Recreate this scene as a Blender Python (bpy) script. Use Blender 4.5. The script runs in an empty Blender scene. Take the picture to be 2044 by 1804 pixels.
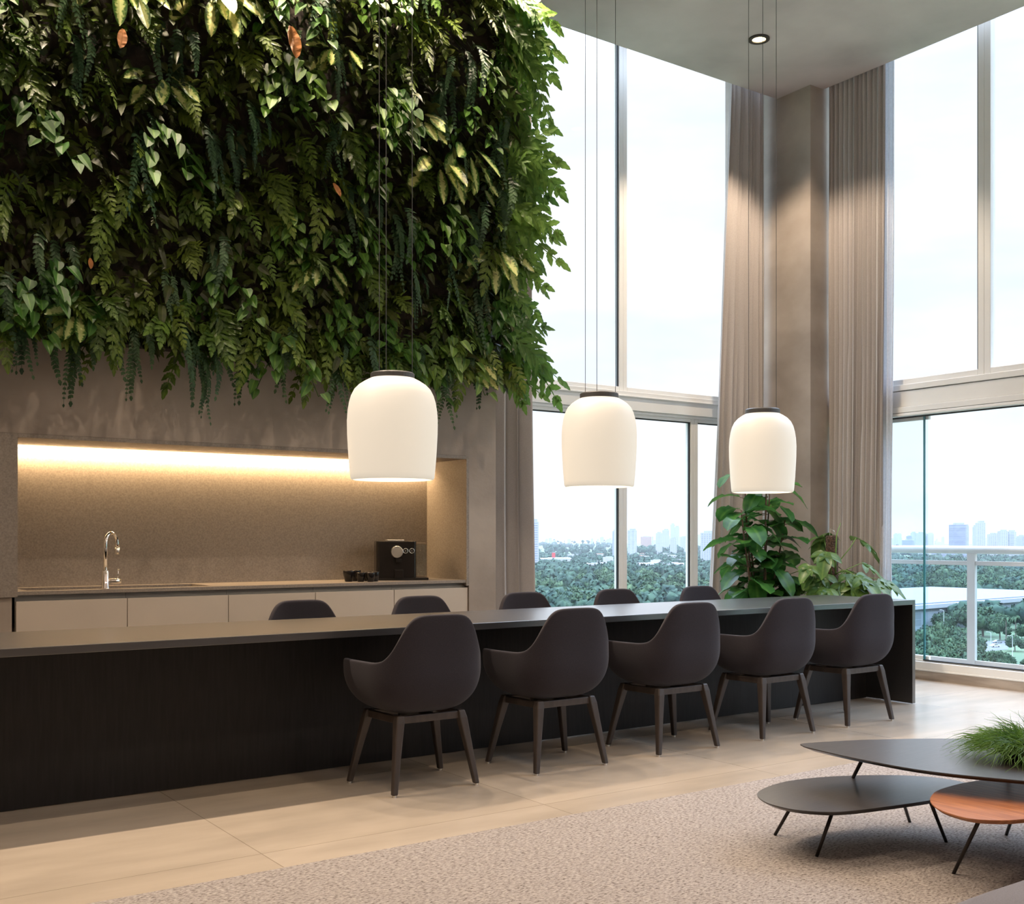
import bpy, bmesh, math, random
import numpy as np
from mathutils import Vector, Matrix, noise
random.seed(7)
D = bpy.data; scn = bpy.context.scene; COL = scn.collection
PI = math.pi
# ------------------------------------------------------------------ camera, world, exposure
ANG = math.radians(55.0); CA, SA = math.cos(ANG), math.sin(ANG)
FP, CX, HY, ZC = 2189.0, 1022.0, 1072.0, 1.20
cam = D.cameras.new('camera'); cam.sensor_width = 36; cam.lens = FP/2044*36
cam.shift_y = (HY-902.0)/2044.0; cam.clip_end = 20000; cam.clip_start = 0.05
camo = D.objects.new('camera', cam); COL.objects.link(camo)
camo.location = (0, 0, ZC); camo.rotation_euler = (PI/2, 0, ANG-PI/2); scn.camera = camo
scn.view_settings.view_transform = 'Standard'; scn.view_settings.look = 'None'
scn.view_settings.gamma = 1.0; scn.view_settings.use_curve_mapping = False
scn.view_settings.exposure = 0.14
try:
    scn.cycles.use_denoising = True
    scn.cycles.max_bounces = 10; scn.cycles.transparent_max_bounces = 16
    scn.cycles.diffuse_bounces = 5; scn.cycles.sample_clamp_indirect = 6
    scn.cycles.volume_bounces = 0
except Exception: pass

def world():
    w = D.worlds.new('sky'); scn.world = w; w.use_nodes = True
    nt = w.node_tree; N = nt.nodes; L = nt.links
    bg = N['Background']; tc = N.new('ShaderNodeTexCoord'); mp = N.new('ShaderNodeMapping')
    mp.inputs['Scale'].default_value = (3.0, 3.0, 11.0)
    L.new(tc.outputs['Generated'], mp.inputs['Vector'])
    n = N.new('ShaderNodeTexNoise'); n.inputs['Scale'].default_value = 1.6; n.inputs['Detail'].default_value = 6
    L.new(mp.outputs[0], n.inputs['Vector'])
    r = N.new('ShaderNodeValToRGB'); L.new(n.outputs[0], r.inputs[0])
    r.color_ramp.elements[0].position = .38; r.color_ramp.elements[0].color = (.435, .475, .535, 1)
    r.color_ramp.elements[1].position = .56; r.color_ramp.elements[1].color = (.49, .51, .535, 1)
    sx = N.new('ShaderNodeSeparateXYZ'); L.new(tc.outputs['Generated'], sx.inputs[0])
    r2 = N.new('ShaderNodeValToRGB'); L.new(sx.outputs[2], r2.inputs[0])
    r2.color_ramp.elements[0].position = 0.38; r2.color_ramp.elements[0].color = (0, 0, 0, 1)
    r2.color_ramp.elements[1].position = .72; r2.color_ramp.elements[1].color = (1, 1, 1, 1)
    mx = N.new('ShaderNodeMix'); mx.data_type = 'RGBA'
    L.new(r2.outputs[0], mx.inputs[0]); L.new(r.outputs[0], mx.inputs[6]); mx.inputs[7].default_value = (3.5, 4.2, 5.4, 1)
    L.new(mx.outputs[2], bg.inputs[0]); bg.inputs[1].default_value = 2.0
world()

# ------------------------------------------------------------------ materials
MATS = {}
def P(name, col, rough=.6, metal=0.0, var=0.0, vs=4.0, bump=0.0, bs=60.0, spec=.5, stretch=(1, 1, 1), col2=None, lo=.35, hi=.65, detail=5, emit=None, es=0.0, rnd=0.0, trans=0.0, sheen=0.0):
    m = D.materials.new(name); m.use_nodes = True; nt = m.node_tree; N = nt.nodes; L = nt.links
    b = N['Principled BSDF']; b.inputs['Roughness'].default_value = rough; b.inputs['Metallic'].default_value = metal
    b.inputs['Specular IOR Level'].default_value = spec
    if sheen: b.inputs['Sheen Weight'].default_value = sheen
    c = (*col, 1.0); b.inputs['Base Color'].default_value = c
    if emit: b.inputs['Emission Color'].default_value = (*emit, 1); b.inputs['Emission Strength'].default_value = es
    out = None
    if var or col2 or bump:
        tc = N.new('ShaderNodeTexCoord'); mp = N.new('ShaderNodeMapping'); mp.inputs['Scale'].default_value = stretch
        L.new(tc.outputs['Object'], mp.inputs[0])
    if var or col2:
        n = N.new('ShaderNodeTexNoise'); n.inputs['Scale'].default_value = vs; n.inputs['Detail'].default_value = detail
        L.new(mp.outputs[0], n.inputs['Vector'])
        r = N.new('ShaderNodeValToRGB'); L.new(n.outputs[0], r.inputs[0])
        a = col2 if col2 else tuple(x*(1-var) for x in col)
        z = col if col2 else tuple(min(1, x*(1+var)) for x in col)
        r.color_ramp.elements[0].position = lo; r.color_ramp.elements[0].color = (*a, 1)
        r.color_ramp.elements[1].position = hi; r.color_ramp.elements[1].color = (*z, 1)
        out = r.outputs[0]; L.new(out, b.inputs['Base Color'])
    if rnd:
        oi = N.new('ShaderNodeObjectInfo'); hs = N.new('ShaderNodeHueSaturation')
        ma = N.new('ShaderNodeMapRange'); L.new(oi.outputs['Random'], ma.inputs[0]); ma.inputs[3].default_value = 1-rnd; ma.inputs[4].default_value = 1+rnd
        L.new(ma.outputs[0], hs.inputs['Value'])
        mb = N.new('ShaderNodeMapRange'); L.new(oi.outputs['Random'], mb.inputs[0]); mb.inputs[3].default_value = .52; mb.inputs[4].default_value = .475
        L.new(mb.outputs[0], hs.inputs['Hue'])
        if out: L.new(out, hs.inputs['Color'])
        else: hs.inputs['Color'].default_value = c
        out = hs.outputs[0]; L.new(out, b.inputs['Base Color'])
    if bump:
        n2 = N.new('ShaderNodeTexNoise'); n2.inputs['Scale'].default_value = bs; n2.inputs['Detail'].default_value = 4
        L.new(mp.outputs[0], n2.inputs['Vector']); bp = N.new('ShaderNodeBump'); bp.inputs['Strength'].default_value = bump
        bp.inputs['Distance'].default_value = .02; L.new(n2.outputs[0], bp.inputs['Height']); L.new(bp.outputs[0], b.inputs['Normal'])
    if trans:
        t = N.new('ShaderNodeBsdfTranslucent'); mx = N.new('ShaderNodeMixShader'); mx.inputs[0].default_value = trans
        if out:
            L.new(out, t.inputs[0])
        else: t.inputs[0].default_value = c
        L.new(b.outputs[0], mx.inputs[1]); L.new(t.outputs[0], mx.inputs[2]); L.new(mx.outputs[0], N['Material Output'].inputs[0])
    MATS[name] = m
    return m

def leaf_mat(name, dark, mid, light=None, vein=.25, trans=.3, rough=.42, rnd=.25, tl=1.6):
    """leaf: vein attribute runs 0 on the midrib to 1 on the edge"""
    m = D.materials.new(name); m.use_nodes = True; nt = m.node_tree; N = nt.nodes; L = nt.links
    b = N['Principled BSDF']; b.inputs['Roughness'].default_value = rough; b.inputs['Specular IOR Level'].default_value = .2
    at = N.new('ShaderNodeAttribute'); at.attribute_name = 'vein'
    tc = N.new('ShaderNodeTexCoord'); n = N.new('ShaderNodeTexNoise'); n.inputs['Scale'].default_value = 9 if light is None else 60
    n.inputs['Detail'].default_value = 4; L.new(tc.outputs['Object'], n.inputs['Vector'])
    if light:
        a = N.new('ShaderNodeMath'); a.operation = 'MULTIPLY_ADD'; L.new(n.outputs[0], a.inputs[0]); a.inputs[1].default_value = 1.5
        a.inputs[2].default_value = -.75
        s = N.new('ShaderNodeMath'); s.operation = 'ADD'; L.new(a.outputs[0], s.inputs[0]); L.new(at.outputs['Fac'], s.inputs[1])
        r = N.new('ShaderNodeValToRGB'); L.new(s.outputs[0], r.inputs[0])
        e = r.color_ramp.elements; e[0].position = .35; e[0].color = (*light, 1); e[1].position = .8; e[1].color = (*dark, 1)
        q = e.new(.6); q.color = (*mid, 1)
    else:
        r0 = N.new('ShaderNodeValToRGB'); L.new(n.outputs[0], r0.inputs[0])
        e = r0.color_ramp.elements; e[0].position = .35; e[0].color = (*dark, 1); e[1].position = .65; e[1].color = (*mid, 1)
        rv = N.new('ShaderNodeValToRGB'); L.new(at.outputs['Fac'], rv.inputs[0])
        rv.color_ramp.elements[0].position = 0; rv.color_ramp.elements[0].color = (vein, vein, vein, 1)
        rv.color_ramp.elements[1].position = .25; rv.color_ramp.elements[1].color = (0, 0, 0, 1)
        r = N.new('ShaderNodeMix'); r.data_type = 'RGBA'; L.new(rv.outputs[0], r.inputs[0]); L.new(r0.outputs[0], r.inputs[6])
        r.inputs[7].default_value = (min(1, mid[0]*3), min(1, mid[1]*2.2), min(1, mid[2]*2), 1)
    src = r.outputs[2] if not light else r.outputs[0]
    oi = N.new('ShaderNodeObjectInfo'); hs = N.new('ShaderNodeHueSaturation')
    ma = N.new('ShaderNodeMapRange'); L.new(oi.outputs['Random'], ma.inputs[0]); ma.inputs[3].default_value = 1-rnd; ma.inputs[4].default_value = 1+rnd
    L.new(ma.outputs[0], hs.inputs['Value']); L.new(src, hs.inputs['Color'])
    mb = N.new('ShaderNodeMapRange'); L.new(oi.outputs['Random'], mb.inputs[0]); mb.inputs[3].default_value = .515; mb.inputs[4].default_value = .475
    L.new(mb.outputs[0], hs.inputs['Hue'])
    L.new(hs.outputs[0], b.inputs['Base Color'])
    g = N.new('ShaderNodeHueSaturation'); g.inputs['Value'].default_value = tl; g.inputs['Hue'].default_value = .485; L.new(hs.outputs[0], g.inputs['Color'])
    t = N.new('ShaderNodeBsdfTranslucent'); L.new(g.outputs[0], t.inputs[0])
    mx = N.new('ShaderNodeMixShader'); mx.inputs[0].default_value = trans
    L.new(b.outputs[0], mx.inputs[1]); L.new(t.outputs[0], mx.inputs[2]); L.new(mx.outputs[0], N['Material Output'].inputs[0])
    MATS[name] = m; return m

def glass_mat(name, tint, f=1.0):
    m = D.materials.new(name); m.use_nodes = True; nt = m.node_tree; N = nt.nodes; L = nt.links
    N.remove(N['Principled BSDF'])
    t = N.new('ShaderNodeBsdfTransparent'); t.inputs[0].default_value = (*tint, 1)
    g = N.new('ShaderNodeBsdfGlossy'); g.inputs['Roughness'].default_value = 0.0
    fr = N.new('ShaderNodeLayerWeight'); fr.inputs[0].default_value = .5
    pw = N.new('ShaderNodeMath'); pw.operation = 'POWER'; L.new(fr.outputs['Facing'], pw.inputs[0]); pw.inputs[1].default_value = 5
    mu = N.new('ShaderNodeMath'); mu.operation = 'MULTIPLY_ADD'; L.new(pw.outputs[0], mu.inputs[0]); mu.inputs[1].default_value = .8*f; mu.inputs[2].default_value = .025*f
    mx = N.new('ShaderNodeMixShader'); L.new(mu.outputs[0], mx.inputs[0]); L.new(t.outputs[0], mx.inputs[1]); L.new(g.outputs[0], mx.inputs[2])
    L.new(mx.outputs[0], N['Material Output'].inputs[0]); MATS[name] = m; return m

P('plaster', (.39, .335, .285), .75, col2=(.245, .205, .172), vs=1.5, stretch=(1, 1, 1.3), lo=.32, hi=.68, detail=7, bump=.06, bs=25)
P('ceiling_plaster', (.53, .455, .435), .8, col2=(.39, .330, .315), vs=1.3, lo=.32, hi=.68, detail=8)
P('stone', (.28, .245, .21), .55, col2=(.20, .17, .145), vs=110, lo=.3, hi=.7, detail=3, spec=.4)
P('cabinet', (.50, .44, .37), .5, var=.03, vs=3)
P('cabinet_groove', (.36, .36, .35), .5)
P('dark', (.012, .011, .011), .5)
P('black_gloss', (.012, .010, .009), .18)
P('table_wood', (.022, .0205, .021), .3, col2=(.011, .010, .010), vs=6, stretch=(1, 14, 14), lo=.3, hi=.7, spec=.8)
P('table_panel', (.016, .015, .0155), .5, col2=(.009, .0085, .0085), vs=6, stretch=(14, 14, 1), lo=.3, hi=.7, spec=.3)
P('fabric', (.023, .0205, .027), .9, var=.25, vs=420, bump=.12, bs=700, spec=.2, sheen=.08)
P('chair_wood', (.040, .031, .027), .45, var=.2, vs=30, stretch=(1, 1, .2))
P('curtain', (.50, .458, .43), .9, var=.10, vs=90, stretch=(8, 8, 1), trans=.22, bump=.05, bs=300, spec=.1)
P('sheer', (.74, .75, .78), .9, trans=.5, spec=.1, var=.04, vs=60)
P('frame', (.74, .74, .72), .3, var=.02, vs=3)
P('gasket', (.02, .022, .025), .6)
P('rail', (.60, .60, .60), .35)
P('plinth_stone', (.42, .36, .30), .6, col2=(.24, .20, .17), vs=2.2, stretch=(9, 1, 9), lo=.35, hi=.65)
P('chrome', (.9, .88, .84), .06, metal=1)
P('brushed', (.78, .76, .72), .28, metal=1)
P('steel_dark', (.035, .03, .028), .35, metal=.6)
P('cap', (.05, .05, .052), .45)
P('wire', (.10, .10, .10), .4, metal=.7)
P('shade', (.36, .345, .32), .5, emit=(1.0, .89, .72), es=.50)
P('lamp_glow', (1, .9, .7), .5, emit=(1.0, .78, .42), es=7.0)
P('led', (1, .9, .7), .5, emit=(1.0, .72, .40), es=8.0)
P('lamp_ring', (.04, .03, .025), .4)
P('table_black', (.045, .040, .040), .34, col2=(.026, .022, .022), vs=5, stretch=(2, 22, 1), lo=.3, hi=.7, spec=.55)
P('walnut', (.46, .185, .070), .28, col2=(.26, .085, .03), vs=4, stretch=(14, 1.2, 1), lo=.32, hi=.68, spec=.5)
P('sofa', (.105, .10, .118), .95, var=.15, vs=300, bump=.1, bs=500, sheen=.3)
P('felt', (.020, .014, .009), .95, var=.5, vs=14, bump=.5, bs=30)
P('soil', (.03, .02, .014), .95, var=.4, vs=30, bump=.5, bs=60)
P('pot', (.40, .40, .42), .6, var=.05)
P('stem_brown', (.13, .07, .045), .7, var=.3, vs=20)
P('stem_green', (.14, .26, .05), .5, trans=.15)
P('moss', (.085, .05, .032), .95, var=.6, vs=60, bump=1.0, bs=80)
P('dead_leaf', (.42, .16, .035), .6, var=.3, vs=20, trans=.3)
leaf_mat('fern', (.036, .070, .012), (.096, .165, .025), vein=.2, trans=.33, tl=1.6)
leaf_mat('fern_edge', (.045, .105, .020), (.095, .20, .040), vein=.10, trans=.45, tl=2.3)
leaf_mat('fern_blue', (.025, .055, .028), (.060, .125, .055), vein=.15, trans=.3, tl=1.5)
leaf_mat('pothos', (.025, .070, .012), (.060, .150, .022), vein=.35, trans=.3, rough=.5, tl=2.0)
leaf_mat('variegated', (.035, .085, .016), (.14, .22, .05), light=(.46, .50, .20), trans=.28, rough=.38)
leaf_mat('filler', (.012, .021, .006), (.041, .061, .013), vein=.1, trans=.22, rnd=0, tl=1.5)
leaf_mat('fig_leaf', (.022, .075, .018), (.060, .150, .030), vein=.35, trans=.25, rough=.28, rnd=0, tl=1.8)
leaf_mat('phil_leaf', (.032, .090, .022), (.085, .170, .042), vein=.22, trans=.25, rough=.3, rnd=0)
leaf_mat('grass_leaf', (.045, .105, .018), (.13, .23, .045), vein=.1, trans=.35, rnd=0)
glass_mat('glass', (.985, .995, 1.0), .8)
glass_mat('glass_teal', (.91, .96, .98), .8)
P('glass_edge', (.04, .17, .20), .15)
P('plastic_clear_grey', (.35, .30, .24), .15, trans=.6)
P('tree_leaf', (.062, .108, .055), .8, col2=(.015, .035, .026), vs=.85, lo=.34, hi=.66, bump=1.0, bs=1.6, rnd=.28, detail=8, spec=.1)
P('forest', (.045, .083, .056), .8, col2=(.015, .034, .030), vs=.16, lo=.34, hi=.66, detail=10, bump=1, bs=.5, spec=.1)
P('trunk', (.14, .11, .09), .9, var=.3)
P('ground', (.085, .13, .065), .95, col2=(.045, .085, .05), vs=.02, detail=8)
P('asphalt', (.11, .115, .135), .9, var=.1, vs=.2)
P('roof_white', (.36, .375, .40), .5, var=.03, vs=.03)
P('roof_grey', (.17, .19, .25), .5, var=.03, vs=.05)
P('roof_tile', (.45, .24, .17), .8, var=.2, vs=.2)
P('white_wall', (.36, .36, .37), .7, var=.05, vs=.05)
P('car_white', (.6, .6, .62), .2); P('car_silver', (.45, .46, .48), .2, metal=.5); P('car_glass', (.03, .035, .04), .1)
P('tyre', (.02, .02, .02), .8); P('red_sign', (.40, .04, .04), .5)

def facade_mat(name, wall, win, bw=3.2, rh=3.0, mortar=.9):
    m = D.materials.new(name); m.use_nodes = True; nt = m.node_tree; N = nt.nodes; L = nt.links
    b = N['Principled BSDF']; b.inputs['Roughness'].default_value = .6
    tc = N.new('ShaderNodeTexCoord'); sp = N.new('ShaderNodeSeparateXYZ'); L.new(tc.outputs['Object'], sp.inputs[0])
    ad = N.new('ShaderNodeMath'); L.new(sp.outputs[0], ad.inputs[0]); L.new(sp.outputs[1], ad.inputs[1])
    cb = N.new('ShaderNodeCombineXYZ'); L.new(ad.outputs[0], cb.inputs[0]); L.new(sp.outputs[2], cb.inputs[1])
    br = N.new('ShaderNodeTexBrick'); L.new(cb.outputs[0], br.inputs['Vector']); br.offset = 0
    br.inputs['Color1'].default_value = (*win, 1); br.inputs['Color2'].default_value = (*[x*1.5 for x in win], 1); br.inputs['Mortar'].default_value = (*wall, 1)
    br.inputs['Scale'].default_value = 1; br.inputs['Brick Width'].default_value = bw; br.inputs['Row Height'].default_value = rh
    br.inputs['Mortar Size'].default_value = mortar; br.inputs['Mortar Smooth'].default_value = 0; br.inputs['Bias'].default_value = 0
    L.new(br.outputs[0], b.inputs['Base Color']); MATS[name] = m
facade_mat('facade_white', (.34, .35, .37), (.13, .155, .21), 4.2, 3.2, .95)
facade_mat('facade_pale', (.28, .30, .35), (.17, .20, .27), 3.4, 3.0, .8)
facade_mat('facade_glass', (.23, .25, .31), (.12, .14, .21), 60, 3.4, .6)
facade_mat('facade_brick', (.27, .155, .125), (.29, .27, .26), 5.0, 3.2, 1.1)
facade_mat('facade_balcony', (.35, .36, .39), (.13, .16, .23), 9.0, 3.3, 1.0)
facade_mat('facade_panel', (.26, .285, .31), (.16, .185, .21), 11, 3.6, .12)

def rug_mat():
    m = D.materials.new('rug'); m.use_nodes = True; nt = m.node_tree; N = nt.nodes; L = nt.links
    b = N['Principled BSDF']; b.inputs['Roughness'].default_value = .95; b.inputs['Specular IOR Level'].default_value = .1
    tc = N.new('ShaderNodeTexCoord'); mp = N.new('ShaderNodeMapping'); mp.inputs['Scale'].default_value = (1, 2.2, 1); L.new(tc.outputs['Object'], mp.inputs[0])
    n = N.new('ShaderNodeTexNoise'); n.inputs['Scale'].default_value = 62; n.inputs['Detail'].default_value = 5; n.inputs['Roughness'].default_value = .65; L.new(mp.outputs[0], n.inputs['Vector'])
    r = N.new('ShaderNodeValToRGB'); L.new(n.outputs[0], r.inputs[0]); e = r.color_ramp.elements
    e[0].position = .33; e[0].color = (.09, .07, .06, 1); e[1].position = .62; e[1].color = (.45, .41, .385, 1); q = e.new(.44); q.color = (.28, .252, .235, 1)
    L.new(r.outputs[0], b.inputs[0]); bp = N.new('ShaderNodeBump'); bp.inputs['Strength'].default_value = .8; bp.inputs['Distance'].default_value = .012
    L.new(n.outputs[0], bp.inputs['Height']); L.new(bp.outputs[0], b.inputs['Normal']); MATS['rug'] = m
rug_mat()

def tile_mat():
    m = D.materials.new('floor_tile'); m.use_nodes = True; nt = m.node_tree; N = nt.nodes; L = nt.links
    b = N['Principled BSDF']; b.inputs['Roughness'].default_value = .27; b.inputs['Specular IOR Level'].default_value = .7
    tc = N.new('ShaderNodeTexCoord'); mp = N.new('ShaderNodeMapping'); L.new(tc.outputs['Object'], mp.inputs[0])
    mp.inputs['Location'].default_value = (-1.607+1.335*6, -3.95+1.02*8, 0)
    br = N.new('ShaderNodeTexBrick'); L.new(mp.outputs[0], br.inputs['Vector']); br.offset = 0
    br.inputs['Scale'].default_value = 1; br.inputs['Brick Width'].default_value = 1.335; br.inputs['Row Height'].default_value = 1.02
    br.inputs['Mortar Size'].default_value = .0022; br.inputs['Mortar Smooth'].default_value = .1
    br.inputs['Color1'].default_value = (.43, .368, .295, 1); br.inputs['Color2'].default_value = (.465, .40, .325, 1); br.inputs['Mortar'].default_value = (.28, .23, .175, 1)
    mp2 = N.new('ShaderNodeMapping'); mp2.inputs['Scale'].default_value = (1, 3.2, 1); L.new(tc.outputs['Object'], mp2.inputs[0])
    n = N.new('ShaderNodeTexNoise'); n.inputs['Scale'].default_value = 1.6; n.inputs['Detail'].default_value = 6; L.new(mp2.outputs[0], n.inputs['Vector'])
    r = N.new('ShaderNodeValToRGB'); L.new(n.outputs[0], r.inputs[0]); r.color_ramp.elements[0].position = .3; r.color_ramp.elements[0].color = (.84, .83, .82, 1)
    r.color_ramp.elements[1].position = .7; r.color_ramp.elements[1].color = (1.08, 1.07, 1.06, 1)
    mx = N.new('ShaderNodeMix'); mx.data_type = 'RGBA'; mx.blend_type = 'MULTIPLY'; mx.inputs[0].default_value = 1
    L.new(br.outputs[0], mx.inputs[6]); L.new(r.outputs[0], mx.inputs[7]); L.new(mx.outputs[2], b.inputs[0]); MATS['floor_tile'] = m
tile_mat()
def coat(n, w_, r_): b = MATS[n].node_tree.nodes['Principled BSDF']; b.inputs['Coat Weight'].default_value = w_; b.inputs['Coat Roughness'].default_value = r_
coat('table_wood', 1.0, .3); MATS['table_wood'].node_tree.nodes['Principled BSDF'].inputs['Coat IOR'].default_value = 1.7; coat('floor_tile', .45, .22); coat('table_black', .35, .2)

# ------------------------------------------------------------------ mesh helpers
class MB:
    def __init__(s): s.v = []; s.f = []; s.a = []
    def add(s, v, f, a=None):
        n = len(s.v); s.v += [tuple(p) for p in v]; s.f += [tuple(i+n for i in q) for q in f]
        s.a += (a if a else [1.0]*len(v)); return s
    def box(s, x0, y0, z0, x1, y1, z1):
        v = [(x0, y0, z0), (x1, y0, z0), (x1, y1, z0), (x0, y1, z0), (x0, y0, z1), (x1, y0, z1), (x1, y1, z1), (x0, y1, z1)]
        return s.add(v, [(0, 3, 2, 1), (4, 5, 6, 7), (0, 1, 5, 4), (1, 2, 6, 5), (2, 3, 7, 6), (3, 0, 4, 7)])
    def tube(s, pts, r, n=8, cap=True):
        pts = [Vector(p) for p in pts]; k = len(pts)
        if not hasattr(r, '__len__'): r = [r]*k
        vs = []; prev = None
        for i, p in enumerate(pts):
            t = (pts[min(i+1, k-1)]-pts[max(i-1, 0)]).normalized()
            if prev is None:
                u = t.cross(Vector((0, 0, 1)));
                if u.length < .05: u = t.cross(Vector((1, 0, 0)))
            else: u = prev-t*prev.dot(t)
            u.normalize(); prev = u; w = t.cross(u)
            for j in range(n):
                a = 2*PI*j/n; vs.append(p+(u*math.cos(a)+w*math.sin(a))*r[i])
        f = [(i*n+j, i*n+(j+1) % n, (i+1)*n+(j+1) % n, (i+1)*n+j) for i in range(k-1) for j in range(n)]
        if cap: f += [tuple(range(n-1, -1, -1)), tuple((k-1)*n+j for j in range(n))]
        return s.add(vs, f)
    def lathe(s, prof, n=32, c=(0, 0, 0), close=True):
        vs = []; k = len(prof)
        for r, z in prof:
            for j in range(n):
                a = 2*PI*j/n; vs.append((c[0]+r*math.cos(a), c[1]+r*math.sin(a), c[2]+z))
        f = [(i*n+j, i*n+(j+1) % n, (i+1)*n+(j+1) % n, (i+1)*n+j) for i in range(k-1) for j in range(n)]
        if close: f += [tuple(range(n-1, -1, -1)), tuple((k-1)*n+j for j in range(n))]
        return s.add(vs, f)
    def prism(s, poly, z0, z1):
        n = len(poly); v = [(x, y, z0) for x, y in poly]+[(x, y, z1) for x, y in poly]
        f = [tuple(range(n-1, -1, -1)), tuple(range(n, 2*n))]+[(i, (i+1) % n, n+(i+1) % n, n+i) for i in range(n)]
        return s.add(v, f)
    def build(s, name, mat, parent=None, smooth=False, bevel=0, seg=2, vein=False, world=True):
        me = D.meshes.new(name); me.from_pydata(s.v, [], s.f)
        if mat: me.materials.append(MATS[mat])
        if vein:
            at = me.attributes.new('vein', 'FLOAT', 'POINT'); at.data.foreach_set('value', np.array(s.a, dtype=np.float32))
        if smooth: me.polygons.foreach_set('use_smooth', [True]*len(me.polygons))
        me.update()
        o = D.objects.new(name, me); COL.objects.link(o)
        if parent:
            o.parent = parent
            if world:
                off = Vector((0, 0, 0)); q = parent
                while q: off += Vector(q.location); q = q.parent
                o.location = -off
        if bevel:
            b = o.modifiers.new('bevel', 'BEVEL'); b.width = bevel; b.segments = seg; b.limit_method = 'ANGLE'; b.angle_limit = math.radians(40)
        return o

def fixn(o):
    bm = bmesh.new(); bm.from_mesh(o.data); bmesh.ops.recalc_face_normals(bm, faces=bm.faces); bm.to_mesh(o.data); bm.free(); return o
def tag(o, label=None, cat=None, group=None, kind=None):
    if label: o['label'] = label
    if cat: o['category'] = cat
    if group: o['group'] = group
    if kind: o['kind'] = kind
    return o
def thing(name, label, cat, loc=(0, 0, 0), rz=0, group=None):
    o = D.objects.new(name, None); COL.objects.link(o); o.location = loc; o.rotation_euler = (0, 0, rz); o.empty_display_size = .1
    return tag(o, label, cat, group)
def struct(o): o['kind'] = 'structure'; return o
def dup(o, loc=None, rz=None, label=None, group=None, sc=None, rot=None):
    def cp(a, par):
        c = a.copy(); COL.objects.link(c); c.parent = par
        for ch in kids.get(a.name, []): cp(ch, c)
        return c
    kids = {}
    def walk(a):
        kids[a.name] = list(a.children)
        for ch in a.children: walk(ch)
    walk(o); r = cp(o, None)
    if loc is not None: r.location = loc
    if rz is not None: r.rotation_euler = (0, 0, rz)
    if rot is not None: r.rotation_euler = rot
    if sc is not None: r.scale = (sc, sc, sc)
    if label: r['label'] = label
    if group: r['group'] = group
    return r
def at(px, py, z):
    d = (ZC-z)*FP/(py-HY); t = (px-CX)/FP; return (d*(CA+SA*t), d*(SA-CA*t))
def smoothpoly(pts, n=6):
    out = []; k = len(pts)
    for i in range(k):
        p0, p1, p2, p3 = [Vector((*pts[(i+j-1) % k], 0)) for j in range(4)]
        for q in range(n):
            t = q/n
            v = .5*((2*p1)+(-p0+p2)*t+(2*p0-5*p1+4*p2-p3)*t*t+(-p0+3*p1-3*p2+p3)*t**3); out.append((v.x, v.y))
    return out

# ------------------------------------------------------------------ lamps of the room, then added fill lights
def downlight(x, y, label, power, z=5.25, size=114, blend=.35, col=(1.0, .795, .60), tilt=None):
    t = thing('recessed_downlight', label, 'ceiling light', (x, y, z), group='recessed ceiling downlights')
    MB().lathe([(.055, -.012), (.085, -.012), (.085, .0), (.055, .0), (.055, -.012)], 32, close=False).build('trim_ring', 'lamp_ring', t, world=False, smooth=False)
    MB().lathe([(.0001, -.004), (.055, -.004), (.055, -.002), (.0001, -.002)], 24).build('lens', 'lamp_glow', t, world=False)
    l = D.lights.new('downlight_beam', 'SPOT'); l.energy = power; l.color = col; l.spot_size = math.radians(size); l.spot_blend = blend; l.shadow_soft_size = .045
    o = D.objects.new('downlight_beam', l); COL.objects.link(o); o.parent = t; o.location = (0, 0, -.02)
    if tilt: o.rotation_euler = tilt
    return t
WALLY = 6.148
for i, (x, y, p) in enumerate([(6.755, WALLY, 290)]):
    downlight(x, y, 'round recessed downlight with a dark ring in the grey ceiling near the corner pillar', p)
for i, x in enumerate((-.8, .28, 1.36, 2.44, 3.52, 4.60)):
    t = downlight(x, WALLY, 'round recessed downlight in the ceiling above the plant wall', (300, 300, 310, 350, 340, 170)[i])
for i, x in enumerate((-.8, 1.36, 3.3, 5.0)):
    downlight(x, 3.73, 'round recessed downlight in the ceiling over the tiled walkway', (105, 125, 125, 80)[i])
for i, (x, y) in enumerate(((1.3, 1.2), (3.3, 1.2), (5.2, 1.0))):
    downlight(x, y, 'round recessed downlight in the ceiling over the rug', (115, 160, 60)[i])

def added_uplight(x, y, lab):  # unseen stand lights, added only to brighten the ceiling and walls
    t = thing('added_uplight', lab, 'added fill light', (x, y, 0)); MB().lathe([(.0001, 0), (.15, 0), (.15, .02), (.0001, .02)], 28).build('base', 'lamp_ring', t, world=False)
    MB().tube([(0, 0, .02), (0, 0, 1.75)], .014, 12).build('pole', 'lamp_ring', t, world=False)
    MB().lathe([(.02, 1.74), (.16, 1.84), (.165, 1.85), (.15, 1.85), (.02, 1.76)], 28, close=False).build('bowl', 'lamp_ring', t, world=False)
    l = D.lights.new('added_uplight_spot', 'SPOT'); l.energy = 620; l.color = (1, .87, .70); l.spot_size = math.radians(150); l.spot_blend = .6; l.shadow_soft_size = .12
    o = D.objects.new('added_uplight_spot', l); COL.objects.link(o); o.parent = t; o.location = (0, 0, 1.86); o.rotation_euler = (PI, 0, 0)
added_uplight(-1.9, .3, 'unseen fill light added by the left wall beside the viewer'); added_uplight(5.6, -1.6, 'unseen fill light added behind the viewer near the right window')
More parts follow.
